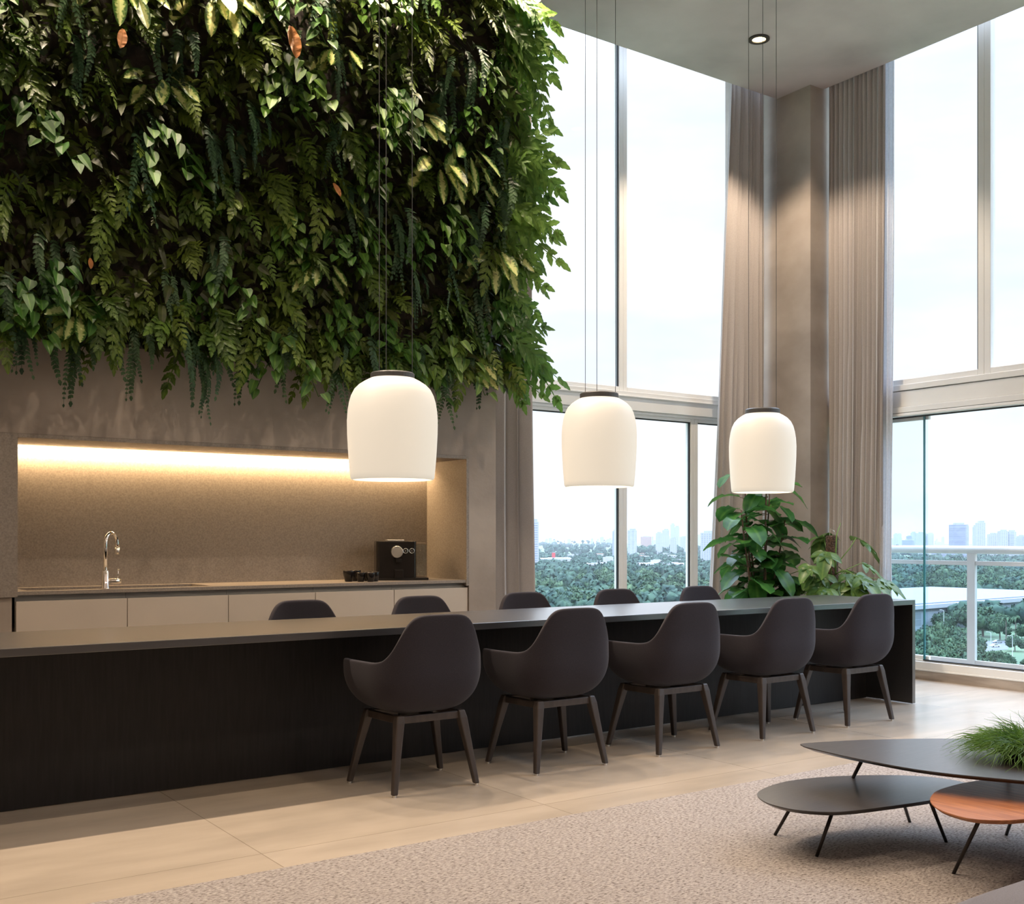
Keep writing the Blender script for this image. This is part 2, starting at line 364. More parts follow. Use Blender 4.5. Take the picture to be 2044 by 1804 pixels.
# ------------------------------------------------------------------ the setting
ZTOP = 5.25
f = MB(); f.box(-3, -3, -.12, 8.14, 7.5, 0); struct(f.build('floor', 'floor_tile'))
c = MB(); c.box(-3, -3, ZTOP, 8.0, 6.9, 5.55); c.box(8.0, -3, 5.90, 8.45, 7.6, 6.0); c.box(-3, 6.9, 5.90, 8.0, 7.6, 6.0)
struct(c.build('ceiling', 'ceiling_plaster'))
NX0, NX1, NZ0, NZ1, WY = 1.232, 4.178, .88, 1.77, 6.50
struct(MB().box(-3, WY, 1.772, 4.41, 7.5, 5.249).box(-3, 6.9, 5.249, 4.41, 7.5, 5.9).build('wall_kitchen_upper', 'plaster'))
struct(MB().box(-3, WY+.01, 0, -1.6, 7.5, 1.7719).build('wall_kitchen_far_left', 'plaster'))
struct(MB().box(-1.6, WY+.012, 0, 1.205, 7.5, .868).box(-1.6, WY+.05, .868, 1.211, 7.5, 1.7719).build('wall_kitchen_left', 'plaster'))
struct(MB().box(1.2121, 7.12, 0, 4.1819, 7.5, 1.7719).build('wall_kitchen_back', 'plaster'))
struct(MB().box(4.182, WY, 0, 4.41, 7.5, 1.7719).build('wall_kitchen_right', 'plaster'))
struct(MB().box(-3.2, -3, 0, -3, 7.5, 5.9).build('wall_left', 'plaster'))
struct(MB().box(-3.2, -3.2, 0, 8.45, -3, 5.9).build('wall_near', 'plaster'))
struct(MB().box(7.82, 6.51, 0, 8.45, 7.55, 5.249).box(8.0, 6.51, 5.249, 8.45, 7.55, 5.9).box(7.82, 6.9, 5.249, 8.0, 7.55, 5.9).build('wall_corner_pillar', 'plaster'))
struct(MB().box(8.135, -3, -.1, 8.42, 6.51, .085).build('baseboard_right', 'plinth_stone', bevel=.004))
struct(MB().box(8.10, -3.0, 0, 8.45, -1.2, 5.9).build('wall_right', 'plaster'))

YB = 7.30; XR = 8.15
def frame_boxes(m, axis, a0, a1, z0, z1, plane, t=.07, w=.045):
    """rectangular frame; axis 'x': spans a0..a1 in X on plane Y"""
    for (b0, b1, c0, c1) in ((a0, a0+w, z0, z1), (a1-w, a1, z0, z1), (a0+w, a1-w, z0, z0+w), (a0+w, a1-w, z1-w, z1)):
        if axis == 'x': m.box(b0, plane, c0, b1, plane+t, c1)
        else: m.box(plane, b0, c0, plane+t, b1, c1)
def window(n, axis, spans, z0, z1, plane, glass='glass', gas=True, w=.045):
    m = MB(); p = MB(); g = MB()
    for a0, a1 in spans:
        frame_boxes(m, axis, a0, a1, z0, z1, plane, w=w)
        q = plane+.035
        if axis == 'x':
            p.box(a0+w, q, z0+w, a1-w, q+.006, z1-w); g.box(a1-w-.012, plane+.012, z0+w, a1-w, plane+.03, z1-w); g.box(a0+w, plane+.012, z1-w-.010, a1-w, plane+.03, z1-w)
        else:
            p.box(q, a0+w, z0+w, q+.006, a1-w, z1-w); g.box(plane+.012, a0+w, z0+w, plane+.03, a0+w+.012, z1-w)
            g.box(plane+.012, a0+w, z1-w-.010, plane+.03, a1-w, z1-w)
    o = struct(m.build('window_%d' % n, 'frame', bevel=.004)); p.build('pane', glass, o)
    if gas: g.build('gasket', 'gasket', o)
    return o
window(1, 'x', [(4.41, 6.30), (6.30, 7.9)], 2.47, 5.90, YB)
window(2, 'x', [(4.41, 6.30), (6.30, 7.16), (7.16, 7.9)], .06, 2.30, YB)
window(3, 'y', [(5.035, 6.6), (2.9, 5.035), (.9, 2.9), (-1.2, .9)], 2.50, 5.90, XR, w=.055)
tb = MB(); tb.box(4.41, YB-.03, 2.31, 7.9, YB+.12, 2.475); tb.box(4.41, YB-.045, 2.425, 7.9, YB-.03, 2.44); tb.box(4.41, YB-.015, 2.285, 7.9, YB+.1, 2.31); tb.box(4.41, YB-.01, 0, 7.9, YB+.1, .06)
struct(tb.build('trim_1', 'frame', bevel=.004))
tr = MB(); tr.box(XR-.03, -1.2, 2.455, XR+.14, 6.6, 2.505); tr.box(XR-.02, -1.2, 2.315, XR+.14, 6.6, 2.450); tr.box(XR-.045, -1.2, 2.262, XR+.12, 6.6, 2.312); tr.box(XR-.05, -1.2, 2.232, XR+.12, 6.6, 2.258)
struct(tr.build('trim_2', 'frame', bevel=.004))
ts = MB(); ts.box(XR-.01, -1.2, .085, XR+.13, 6.6, .150); ts.box(XR-.02, -1.2, .075, XR+.15, 6.6, .09); ts.box(XR+.02, -1.2, .150, XR+.045, 6.6, .165)
struct(ts.build('trim_3', 'frame', bevel=.004))
# frameless sliding panes of the right-hand lower window
wl = MB(); wl.box(XR+.035, 5.56, .155, XR+.06, 6.6, .195); wl.box(XR+.035, 5.56, 2.195, XR+.06, 6.6, 2.23)
w4 = struct(wl.build('window_4', 'frame'))
MB().box(XR+.045, 5.58, .19, XR+.053, 6.6, 2.2).build('pane', 'glass_teal', w4)
MB().box(XR+.020, 3.2, .165, XR+.028, 5.60, 2.235).build('pane', 'glass', w4)
MB().box(XR+.045, .9, .165, XR+.053, 3.22, 2.235).build('pane', 'glass', w4)
MB().box(XR+.020, -1.2, .165, XR+.028, .92, 2.235).build('pane', 'glass', w4)
MB().box(XR+.018, 5.588, .165, XR+.030, 5.602, 2.235).build('glass_edge', 'glass_edge', w4)
MB().box(XR+.012, -1.2, 2.222, XR+.034, 6.6, 2.236).build('gasket', 'gasket', w4)
MB().box(XR+.012, -1.2, .158, XR+.034, 5.6, .168).build('gasket', 'gasket', w4)

# stone lining of the niche, left stone panel
nl = thing('niche_lining', 'grey stone lining of the lit kitchen recess in the plaster wall', 'niche', (2.7, 6.8, .9))
b = MB(); b.box(NX0, 7.04, .90, 4.158, 7.10, 1.749); b.build('back_panel', 'stone', nl)
b = MB(); b.box(4.158, WY-.004, .86, 4.180, 7.10, 1.772); b.build('side_panel', 'stone', nl)
b = MB(); b.box(NX0+.0005, WY-.004, 1.749, 4.158, 7.10, 1.771); b.build('top_panel', 'stone', nl)
MB().box(-1.6, WY-.004, .87, NX0, WY+.045, 1.771).build('front_panel', 'stone', nl)
MB().box(NX0-.02, WY+.0455, .90, NX0, 7.10, 1.749).build('side_panel', 'stone', nl)
ls = thing('led_strip', 'warm glowing light strip tucked into the top back corner of the stone recess', 'light strip', (2.7, 7.02, 1.74))
MB().box(NX0+.01, 7.012, 1.735, 4.15, 7.03, 1.748).build('diffuser', 'led', ls)
la = D.lights.new('strip_light', 'AREA'); la.shape = 'RECTANGLE'; la.size = 2.9; la.size_y = .02; la.energy = 28; la.color = (1, .68, .36)
lo = D.objects.new('strip_light', la); COL.objects.link(lo); lo.parent = ls; lo.location = (0, -.02, -.012); lo.rotation_euler = (math.radians(22), 0, 0)

# worktop with sink opening
cw = thing('worktop', 'grey stone kitchen worktop with a long sunken sink', 'worktop', (2.7, 6.75, .9))
SX0, SX1, SY0, SY1 = 1.30, 2.36, 6.60, 6.96
b = MB(); b.box(NX0, 6.505-.004, .88, SX0, 7.04, .90); b.box(SX1, 6.501, .88, 4.158, 7.04, .90); b.box(SX0, 6.501, .88, SX1, SY0, .90); b.box(SX0, SY1, .88, SX1, 7.04, .90)
b.build('slab', 'stone', cw)
b = MB(); b.box(SX0-.01, SY0-.01, .70, SX1+.01, SY1+.01, .71); b.box(SX0-.012, SY0-.012, .70, SX0, SY1+.012, .88); b.box(SX1, SY0-.012, .70, SX1+.012, SY1+.012, .88); b.box(SX0, SY0-.012, .70, SX1, SY0, .88); b.box(SX0, SY1, .70, SX1, SY1+.012, .88)
b.build('sink_basin', 'stone', cw)
# base cabinets
seams = [1.224, 1.826, 2.434, 3.013, 3.588, 4.177]
descr = ['leftmost, under the tap', 'second from the left, under the end of the sink', 'middle one of the row', 'fourth from the left, under the black cups', 'rightmost, under the coffee machine']
for i in range(5):
    x0, x1 = seams[i], seams[i+1]
    t = thing('base_cabinet', 'pale beige handleless base cabinet, '+descr[i], 'cabinet', ((x0+x1)/2, 6.6, 0), group='base cabinets under the worktop')
    MB().box(x0+.001, 6.56, .08, x1-.001, 7.04, .697).build('body', 'cabinet', t)
    MB().box(x0+.002, 6.508, .09, x1-.002, 6.53, .845).build('door', 'cabinet', t, bevel=.0015)
    MB().box(x0+.001, 6.545, .70, x1-.001, 6.555, .879).build('finger_groove', 'cabinet_groove', t)
    MB().box(x0+.001, 6.58, .0, x1-.001, 6.60, .08).build('kickboard', 'dark', t)

# tap
t = thing('kitchen_tap', 'chrome gooseneck tap with side lever standing on the worktop front by the sink', 'tap', (1.712, 6.545, .90))
b = MB(); b.lathe([(.0255, 0), (.0255, .006), (.021, .010), (.021, .098), (.0185, .104), (.0185, .108)], 24); b.build('body', 'chrome', t, world=False, smooth=True)
pts = [(0, 0, .10), (0, 0, .26)]
for k in range(0, 13):
    a = PI*k/12; r = .058; h = r-r*math.cos(a)
    pts.append((h*.75, h*.66, .262+math.sin(a)*.062))
pts += [(.058*2*.75, .058*2*.66, .235)]
b = MB(); b.tube(pts, .0115, 14); b.build('spout', 'chrome', t, world=False, smooth=True)
b = MB(); b.tube([(.087, .0766, .24), (.087, .0766, .198)], [.0135, .0125], 14); b.build('nozzle', 'brushed', t, world=False, smooth=True)
h = MB(); h.tube([(.018, 0, .045), (.085, 0, .045)], .0165, 18); hv = h.build('side_valve', 'chrome', t, world=False, smooth=True)
h = MB(); h.tube([(.070, 0, .06), (.072, 0, .115)], .0035, 8); h.build('lever', 'chrome', hv, world=False, smooth=True)

# coffee machine
t = thing('coffee_machine', 'black capsule coffee machine with a silver dial and a clear water tank on the worktop', 'coffee machine', (3.80, 6.80, .90), math.radians(-24))
b = MB(); b.prism(smoothpoly([(-.19, -.10), (-.17, -.13), (.15, -.13), (.18, -.10), (.18, .10), (.15, .13), (-.17, .13), (-.19, .10)], 4), 0, .018); b.build('base_tray', 'black_gloss', t, world=False, bevel=.004)
b = MB(); b.prism([(-.178, -.10), (-.170, -.115), (-.155, -.12), (.088, -.12), (.100, -.108), (.100, .11), (-.178, .11)], .018, .272); b.build('body', 'black_gloss', t, world=False, bevel=.004)
b = MB(); b.box(-.10, -.06, .272, .02, .09, .282); b.build('capsule_lid', 'brushed', t, world=False, bevel=.003)
b = MB(); b.tube([(-.037, -.12, .198), (-.037, -.158, .198)], [.043, .041], 36); b.build('dial', 'brushed', t, world=False, smooth=False, bevel=.003)
for bx in (.024, .068):
    b = MB()
    ring = [(bx+.0165*math.cos(a*PI/16), -.1225, .205+.0165*math.sin(a*PI/16)) for a in range(33)]
    b.tube(ring, .0018, 6, cap=False); b.build('button_ring', 'brushed', t, world=False)
    b = MB(); b.box(bx-.0012, -.1235, .198, bx+.0012, -.121, .212)
    if bx < .04: b.box(bx-.007, -.1235, .2038, bx+.007, -.121, .2062)
    b.build('button_symbol', 'brushed', t, world=False)
MB().box(-.055, -.165, .0182, .005, -.1202, .075).build('cup_stand', 'black_gloss', t, world=False, bevel=.003)
MB().box(-.045, -.15, .125, -.005, -.1202, .15).build('coffee_outlet', 'black_gloss', t, world=False, bevel=.003)
b = MB(); b.lathe([(.0001, .0), (.036, 0), (.040, .01), (.040, .215), (.036, .225), (.0001, .225)], 28, (.145, .02, .028)); b.build('water_tank', 'glass_teal', t, world=False, smooth=True)
b = MB(); b.box(.105, -.02, .248, .178, .06, .262); b.build('tank_lid', 'plastic_clear_grey', t, world=False, bevel=.004)
# espresso cups
cup_prof = [(.0001, 0), (.021, 0), (.024, .006), (.031, .035), (.034, .062), (.0335, .066), (.0315, .064), (.028, .036), (.020, .010), (.0001, .009)]
cups = [((3.345, 6.70), 'back left of the cluster, larger', 1.12), ((3.425, 6.76), 'back middle, nearest the recess wall', 1.12), ((3.395, 6.62), 'front, left of centre', .95), ((3.45, 6.585), 'foremost of the cluster', .95), ((3.49, 6.71), 'behind the rightmost cup', .95), ((3.505, 6.63), 'rightmost, nearest the coffee machine', 1.0)]
cup0 = None
for (x, y), d_, s_ in cups:
    lab = 'small black handleless cup on the worktop, '+d_
    if cup0 is None:
        b = MB(); b.lathe(cup_prof, 28, close=False); cup0 = b.build('espresso_cup', 'black_gloss', None, smooth=True); cup0.location = (x, y, .90); cup0.scale = (s_,)*3
        tag(cup0, lab, 'cup', 'black cups on the worktop')
    else: dup(cup0, (x, y, .90), label=lab, sc=s_)

# ------------------------------------------------------------------ long table
t = thing('dining_table', 'very long dark wood dining table with a slab end leg and central panel', 'table', (3, 5.215, 0))
MB().box(-1.6, 4.80, .715, 6.905, 5.63, .75).build('tabletop', 'table_wood', t, bevel=.002)
MB().box(6.870, 4.80, .006, 6.905, 5.63, .7149).build('end_leg', 'table_wood', t, bevel=.002)
MB().box(-1.6, 4.80, .0, -1.565, 5.63, .7149).build('end_leg', 'table_wood', t, bevel=.002)
MB().box(-1.565, 5.195, .004, 6.869, 5.235, .7149).build('centre_panel', 'table_panel', t)

# ------------------------------------------------------------------ armchairs
def interp(keys, x):
    for (a, b), (c_, d_) in zip(keys, keys[1:]):
        if x <= c_:
            q = (x-a)/(c_-a); return b+(d_-b)*q
    return keys[-1][1]
RIM = [(0, .838), (9, .837), (16, .830), (22, .813), (28, .786), (34, .748), (40, .708), (46, .672), (54, .643), (62, .625), (75, .616), (90, .613), (118, .614), (130, .612), (137, .598), (143, .565), (149, .52), (157, .475), (166, .452), (180, .448)]
def shell_mesh(nphi=72, ns=16):
    Z0, ZB = .357, .60; v = []; fcs = []
    for i in range(nphi):
        ph = 360*i/nphi; a = ph if ph <= 180 else 360-ph
        hh = sum(interp(RIM, min(180, max(0, abs(a+dq)))) for dq in (-3, 0, 3))/3
        sn, cs = math.sin(math.radians(ph)), math.cos(math.radians(ph))
        ex = .58; X_ = (.295 if cs > 0 else .295+.055*abs(cs))*math.copysign(abs(sn)**ex, sn); Y_ = -math.copysign(abs(cs)**ex, cs)*(.245 if cs > 0 else .27)
        pl = []
        for k in range(25):
            q = k/24*PI/2; z = Z0+(ZB-Z0)*(1-math.cos(q))**1.2; rr = math.sin(q)**.66
            if z > hh: break
            pl.append((rr, z))
        if hh > ZB:
            for k in range(1, 9): pl.append((1.0, ZB+(hh-ZB)*k/8))
        L_ = [0]
        for (r1, z1), (r2, z2) in zip(pl, pl[1:]): L_.append(L_[-1]+math.hypot((r2-r1)*math.hypot(X_, Y_), z2-z1))
        for s_ in range(ns):
            d_ = L_[-1]*(s_+1)/ns; j = 0
            while j < len(L_)-2 and L_[j+1] < d_: j += 1
            q = (d_-L_[j])/max(1e-6, L_[j+1]-L_[j]); r = pl[j][0]+(pl[j+1][0]-pl[j][0])*q; z = pl[j][1]+(pl[j+1][1]-pl[j][1])*q
            u = max(0, (z-.61)/.225); u = u*u*(3-2*u) if u < 1 else 1
            rr = r*(1+.02*math.sin(min(1, (z-Z0)/(ZB-Z0))*PI)); rx = 1-.04*u
            v.append((X_*rr*rx, Y_*rr-(.012*u if cs > 0 else 0), z))
    for i in range(nphi):
        j = (i+1) % nphi
        for s_ in range(ns-1): fcs.append((i*ns+s_, j*ns+s_, j*ns+s_+1, i*ns+s_+1))
    c0 = len(v); v.append((0, 0, Z0))
    for i in range(nphi): fcs.append((c0, ((i+1) % nphi)*ns, i*ns))
    return MB().add(v, fcs)
def make_chair():
    t = thing('armchair', '', 'chair')
    s = shell_mesh().build('shell', 'fabric', t, world=False, smooth=True); fixn(s)
    me = s.data; me.update()
    # make normals point outwards so that the padding grows inwards
    cen = sum(((p.center-Vector((0, 0, .62))).dot(p.normal) for p in me.polygons))
    if cen < 0: me.flip_normals()
    so = s.modifiers.new('padding', 'SOLIDIFY'); so.thickness = .030; so.offset = -1
    bv = s.modifiers.new('round', 'BEVEL'); bv.width = .011; bv.segments = 3; bv.limit_method = 'ANGLE'; bv.angle_limit = math.radians(50)
    su = s.modifiers.new('smooth', 'SUBSURF'); su.levels = 1; su.render_levels = 1
    poly = smoothpoly([(.20, -.12), (.21, .1), (.16, .19), (-.16, .19), (-.21, .1), (-.20, -.12), (-.1, -.17), (.1, -.17)], 4)
    MB().prism(poly, .425, .458).build('seat_cushion', 'fabric', t, world=False, smooth=False, bevel=.012, seg=3)
    MB().lathe([(.0001, .335), (.085, .335), (.085, .361), (.0001, .361)], 24).build('swivel_plate', 'dark', t, world=False)
    tops = {(-1, -1): (-.168, -.138), (1, -1): (.168, -.138), (-1, 1): (-.182, .140), (1, 1): (.182, .140)}
    feet = {(-1, -1): (-.225, -.195), (1, -1): (.225, -.195), (-1, 1): (-.258, .195), (1, 1): (.258, .195)}
    for k in tops:
        tx, ty = tops[k]; fx, fy = feet[k]; b = MB(); vs = []
        for (x, y, z, hx, hy) in ((fx, fy, .008, .0135, .0135), ((tx+fx)/2, (ty+fy)/2, .19, .0175, .0175), (tx+.1*(fx-tx), ty+.1*(fy-ty), .328, .022, .022), (tx, ty, .364, .018, .018)):
            vs += [(x-hx, y-hy, z), (x+hx, y-hy, z), (x+hx, y+hy, z), (x-hx, y+hy, z)]
        fs = [(3, 2, 1, 0), (12, 13, 14, 15)]+[(i*4+j, i*4+(j+1) % 4, i*4+4+(j+1) % 4, i*4+4+j) for i in range(3) for j in range(4)]
        lg = b.add(vs, fs).build('leg', 'chair_wood', t, world=False, bevel=.006, seg=3)
        MB().lathe([(.0001, 0), (.008, 0), (.008, .009), (.0001, .009)], 14, (fx, fy, 0)).build('glide', 'brushed', lg, world=False)
    b = MB()
    def beam(p, q, h=.036, w_=.024):
        d_ = (Vector(q)-Vector(p)).normalized(); n_ = Vector((-d_.y, d_.x, 0))*w_/2
        v = [Vector(p)-n_, Vector(q)-n_, Vector(q)+n_, Vector(p)+n_]
        b.add([(a.x, a.y, .360-h) for a in v]+[(a.x, a.y, .360) for a in v], [(0, 3, 2, 1), (4, 5, 6, 7), (0, 1, 5, 4), (1, 2, 6, 5), (2, 3, 7, 6), (3, 0, 4, 7)])
    beam((-.165, -.138, 0), (.165, -.138, 0)); beam((-.178, .140, 0), (.178, .140, 0)); beam((-.168, -.135, 0), (-.182, .137, 0)); beam((.168, -.135, 0), (.182, .137, 0))
    beam((0, -.145, 0), (0, .145, 0), .034, .06)
    b.build('seat_frame', 'chair_wood', t, world=False, bevel=.004)
    return t
ch0 = make_chair()
near = [(2.682, 'nearest the camera on the rug side'), (3.495, 'second from the near end on the rug side'), (4.325, 'middle one of five on the rug side'), (5.150, 'fourth from the near end on the rug side'), (5.930, 'farthest on the rug side, near its end leg')]
for i, (x, d_) in enumerate(near):
    lab = 'dark fabric armchair at the long table, '+d_
    o = ch0 if i == 0 else dup(ch0)
    o.location = (x, 4.65, 0); tag(o, lab, 'chair', 'armchairs on the rug side of the long table')
far = [(2.64, 'leftmost of the five on the kitchen side'), (3.43, 'second from left on the kitchen side'), (4.22, 'before the narrow left curtain'), (5.01, 'fourth from left, before the tall window'), (5.82, 'rightmost on the kitchen side, beside the fig plant')]
for x, d_ in far:
    dup(ch0, (x, 5.655, 0), PI, 'dark fabric armchair behind the long table, '+d_, 'armchairs on the kitchen side of the long table')

# ------------------------------------------------------------------ pendants
SH = [(.49, 1.0), (.62, .97), (.74, .935), (.84, .89), (.91, .83), (.955, .76), (.985, .68), (1.0, .58), (.995, .45), (.98, .32), (.96, .18), (.935, .06), (.925, .02), (.90, .004), (.86, 0), (.87, .02), (.91, .05), (.95, .2), (.975, .45), (.98, .58), (.95, .70), (.88, .83), (.72, .92), (.48, .985)]
def pendant(x, y, R, lab):
    t = thing('pendant_lamp', lab, 'pendant lamp', (x, y, 1.507), group='opal pendant lamps over the long table')
    H = .545
    o = MB().lathe([(r*R, z*H) for r, z in SH], 56, close=False).build('lamp_shade', 'shade', t, world=False, smooth=True)
    MB().lathe([(.0001, H-.004), (.118, H-.012), (.118, H+.024), (.112, H+.030), (.0001, H+.030)], 40).build('cap', 'cap', t, world=False, smooth=False)
    for k in range(3):
        a = math.radians(18-35+120*k)   # measured from the camera's right
        px, py = .108*math.cos(a), .108*math.sin(a)
        MB().tube([(px, py, H+.02), (px, py, ZTOP-1.507)], .0018, 6).build('wire', 'wire', t, world=False)
    MB().lathe([(.0001, ZTOP-1.507-.03), (.13, ZTOP-1.507-.03), (.13, ZTOP-1.507), (.0001, ZTOP-1.507)], 32).build('ceiling_rose', 'cap', t, world=False)
    l = D.lights.new('pendant_bulb', 'POINT'); l.energy = 7; l.color = (1, .80, .55); l.shadow_soft_size = .08
    lo = D.objects.new('pendant_bulb', l); COL.objects.link(lo); lo.parent = t; lo.location = (0, 0, .06)
for px, R, lab in ((783.5, .243, 'white opal bell pendant lamp in front of the plant wall, nearest and largest of three'), (1196, .231, 'white opal bell pendant lamp hanging before the window, middle of three'), (1522, .227, 'white opal bell pendant lamp hanging above the fig plant, farthest of three')):
    tt = (px-CX)/FP; d_ = 5.2/(SA-CA*tt); pendant(d_*(CA+SA*tt), 5.2, R, lab)

# ------------------------------------------------------------------ curtains
def curtain(name, lab, p0t, p1t, p0b, p1b, z0, z1, folds, amp, mat='curtain', seed=1, nz=24, thick=.004, ease=1.6):
    rnd = random.Random(seed); n = folds*12; m = MB(); v = []
    ph = [rnd.uniform(-.5, .5) for _ in range(folds+1)]; am = [rnd.uniform(.55, 1.25) for _ in range(folds+1)]
    for k in range(nz+1):
        q = k/nz; z = z1+(z0-z1)*q; e = q**ease
        a = Vector(p0t).lerp(Vector(p0b), e); b = Vector(p1t).lerp(Vector(p1b), e); d_ = (b-a).normalized(); nn = Vector((-d_.y, d_.x))
        for i in range(n+1):
            s = i/n; fi = s*folds; i0 = min(int(fi), folds-1); fr = fi-i0; w_ = fr*fr*(3-2*fr)
            aa = (am[i0]*(1-w_)+am[i0+1]*w_)*amp*(.75+.45*q); pp = ph[i0]*(1-w_)+ph[i0+1]*w_
            sw = .012*math.sin(3*q*PI+pp*9)*q
            p = a.lerp(b, s)+nn*(aa*math.sin(2*PI*fi+pp*2)+sw)+d_*(.25*aa*math.sin(4*PI*fi+pp*5))
            v.append((p.x, p.y, z))
    f_ = [(k*(n+1)+i, k*(n+1)+i+1, (k+1)*(n+1)+i+1, (k+1)*(n+1)+i) for k in range(nz) for i in range(n)]
    o = m.add(v, f_).build(name, mat, None, smooth=True); so = o.modifiers.new('cloth', 'SOLIDIFY'); so.thickness = thick
    return o
# a heading tape is a part of each curtain
def tape(o, a, b, z):
    MB().box(min(a[0], b[0])-.012, min(a[1], b[1])-.012, z-.03, max(a[0], b[0])+.012, max(a[1], b[1])+.012, z).build('track', 'frame', o)
ct = tag(curtain('curtain', '', (4.47, 6.98), (5.05, 6.98), (4.46, 6.98), (5.09, 6.99), .02, 5.86, 5, .045, seed=3), 'narrow greyish linen curtain hanging beside the kitchen wall under the fern edge', 'curtain'); tape(ct, (4.45, 6.98), (5.08, 6.98), 5.9)
ct = tag(curtain('curtain', '', (7.37, 7.02), (7.77, 7.02), (7.06, 7.03), (7.76, 7.02), .02, 5.86, 8, .036, seed=8, ease=1.1), 'greyish linen curtain on the left of the corner pillar, flaring towards the floor', 'curtain'); tape(ct, (7.3, 7.02), (7.78, 7.02), 5.9)
ct = tag(curtain('curtain', '', (8.045, 6.49), (8.045, 5.885), (8.045, 6.50), (8.045, 5.93), .02, 5.86, 12, .026, seed=5), 'greyish linen curtain on the right of the corner pillar, in many narrow folds', 'curtain'); tape(ct, (8.045, 6.5), (8.045, 5.9), 5.9)
ct = tag(curtain('sheer_curtain', '', (8.06, 5.925), (8.06, 5.80), (8.06, 5.97), (8.06, 5.83), .02, 5.86, 3, .018, mat='sheer', seed=6), 'thin white sheer curtain strip along the window side of the right-hand curtain', 'curtain'); tape(ct, (8.065, 5.93), (8.065, 5.8), 5.9)

# ------------------------------------------------------------------ rug, coffee tables, bowl, sofa
tag(MB().box(.2, -.8, .0, 6.9, 3.70, .014).build('area_rug', 'rug', bevel=.004), 'large heathered greige woven rug on the tiled floor', 'rug')
def ctable(name, lab, pts, z, mat, legs, th=.016):
    pts = [Vector(p) for p in pts]; cx = sum(p.x for p in pts)/len(pts); cy = sum(p.y for p in pts)/len(pts)
    t = thing(name, lab, 'coffee table', (cx, cy, .014), group='three overlapping low coffee tables')
    poly = smoothpoly([(p.x, p.y) for p in pts], 7)
    # chamfered rim: smaller underside
    n = len(poly); inn = [(cx+(x-cx)*.955, cy+(y-cy)*.955) for x, y in poly]
    m = MB(); m.add([(x, y, z) for x, y in poly]+[(x, y, z-.004) for x, y in poly]+[(x, y, z-th) for x, y in inn],
        [tuple(range(n)), tuple(range(3*n-1, 2*n-1, -1))]+[((i+1) % n, i, n+i, n+(i+1) % n) for i in range(n)]+[(n+(i+1) % n, n+i, 2*n+i, 2*n+(i+1) % n) for i in range(n)])
    fixn(m.build('tabletop', mat, t))
    for (tx, ty), (fx, fy) in legs:
        MB().tube([(tx, ty, z-th+.001), (fx, fy, .0145)], [.0075, .0065], 10).build('leg', 'steel_dark', t, smooth=True)
    return t
ctable('coffee_table', 'highest dark oval coffee table, carrying the bowl of grass', [(3.500, 2.955), (3.56, 2.975), (3.85, 2.865), (4.20, 2.635), (4.52, 2.25), (4.66, 1.80), (4.55, 1.42), (4.25, 1.30), (3.92, 1.55), (3.62, 2.08), (3.485, 2.376), (3.462, 2.66), (3.478, 2.88)], .36, 'table_black',
       [((3.63, 2.75), (3.90, 3.10)), ((4.15, 2.45), (4.28, 2.62)), ((4.40, 1.60), (4.50, 1.48)), ((3.90, 1.80), (3.84, 1.70))])
ctable('coffee_table', 'lowest dark egg-shaped coffee table, on the left of the group', [(3.232, 2.945), (3.134, 2.83), (3.122, 2.70), (3.183, 2.60), (3.278, 2.548), (3.466, 2.508), (3.662, 2.478), (3.88, 2.47), (4.02, 2.54), (4.031, 2.678), (3.945, 2.807), (3.766, 2.925), (3.592, 2.988), (3.427, 3.003)], .21, 'table_black',
       [((3.42, 2.90), (3.36, 2.975)), ((3.33, 2.66), (3.262, 2.687)), ((3.74, 2.54), (3.831, 2.526)), ((3.85, 2.76), (3.975, 2.79))])
ctable('coffee_table', 'reddish walnut coffee table tucked under the higher dark one', [(3.446, 2.333), (3.349, 2.259), (3.296, 2.175), (3.286, 2.077), (3.350, 2.005), (3.45, 1.965), (3.68, 1.88), (3.95, 1.80), (4.15, 1.86), (4.22, 2.05), (4.10, 2.25), (3.85, 2.38), (3.597, 2.385)], .28, 'walnut',
       [((3.46, 2.14), (3.492, 2.274)), ((3.95, 2.28), (4.12, 2.45)), ((4.05, 1.92), (4.12, 1.86)), ((3.62, 1.98), (3.60, 1.90))])
gb = thing('grass_bowl', 'shaggy green grass-like plant in a low black bowl on the highest coffee table', 'plant', (4.02, 2.27, .36))
MB().lathe([(.0001, 0), (.11, 0), (.145, .025), (.15, .045), (.143, .045), (.135, .03), (.0001, .028)], 36).build('bowl', 'dark', gb, world=False, smooth=True)
rg = random.Random(4); g = MB()
for i in range(3000):
    a = rg.uniform(0, 2*PI); r0 = .15*math.sqrt(rg.random()); p = Vector((r0*math.cos(a), r0*math.sin(a), .04))
    a2 = a+rg.uniform(-.9, .9); out = .25+r0/.15*.75; el = rg.uniform(.9, 1.45)-out*.65
    ln = rg.uniform(.10, .22); d_ = Vector((math.cos(a2)*math.cos(el), math.sin(a2)*math.cos(el), math.sin(el)))
    sd = d_.cross(Vector((rg.uniform(-1, 1), rg.uniform(-1, 1), .3))).normalized(); w_ = rg.uniform(.0014, .0024); vs = []
    curl = Vector((rg.uniform(-.8, .8), rg.uniform(-.8, .8), rg.uniform(-.3, .3))); kk = 7
    for k in range(kk+1):
        s = k/kk; c_ = p+d_*ln*s+Vector((0, 0, -1))*ln*s*s*(.15+.55*out)+curl*ln*.35*s*s+sd*math.sin(s*9+i)*.008
        ww = w_*(1-.8*s*s); vs += [c_-sd*ww, c_+sd*ww]
    g.add(vs, [(2*k, 2*k+1, 2*k+3, 2*k+2) for k in range(kk)])
g.build('grass_blades', 'grass_leaf', gb, world=False, vein=True)
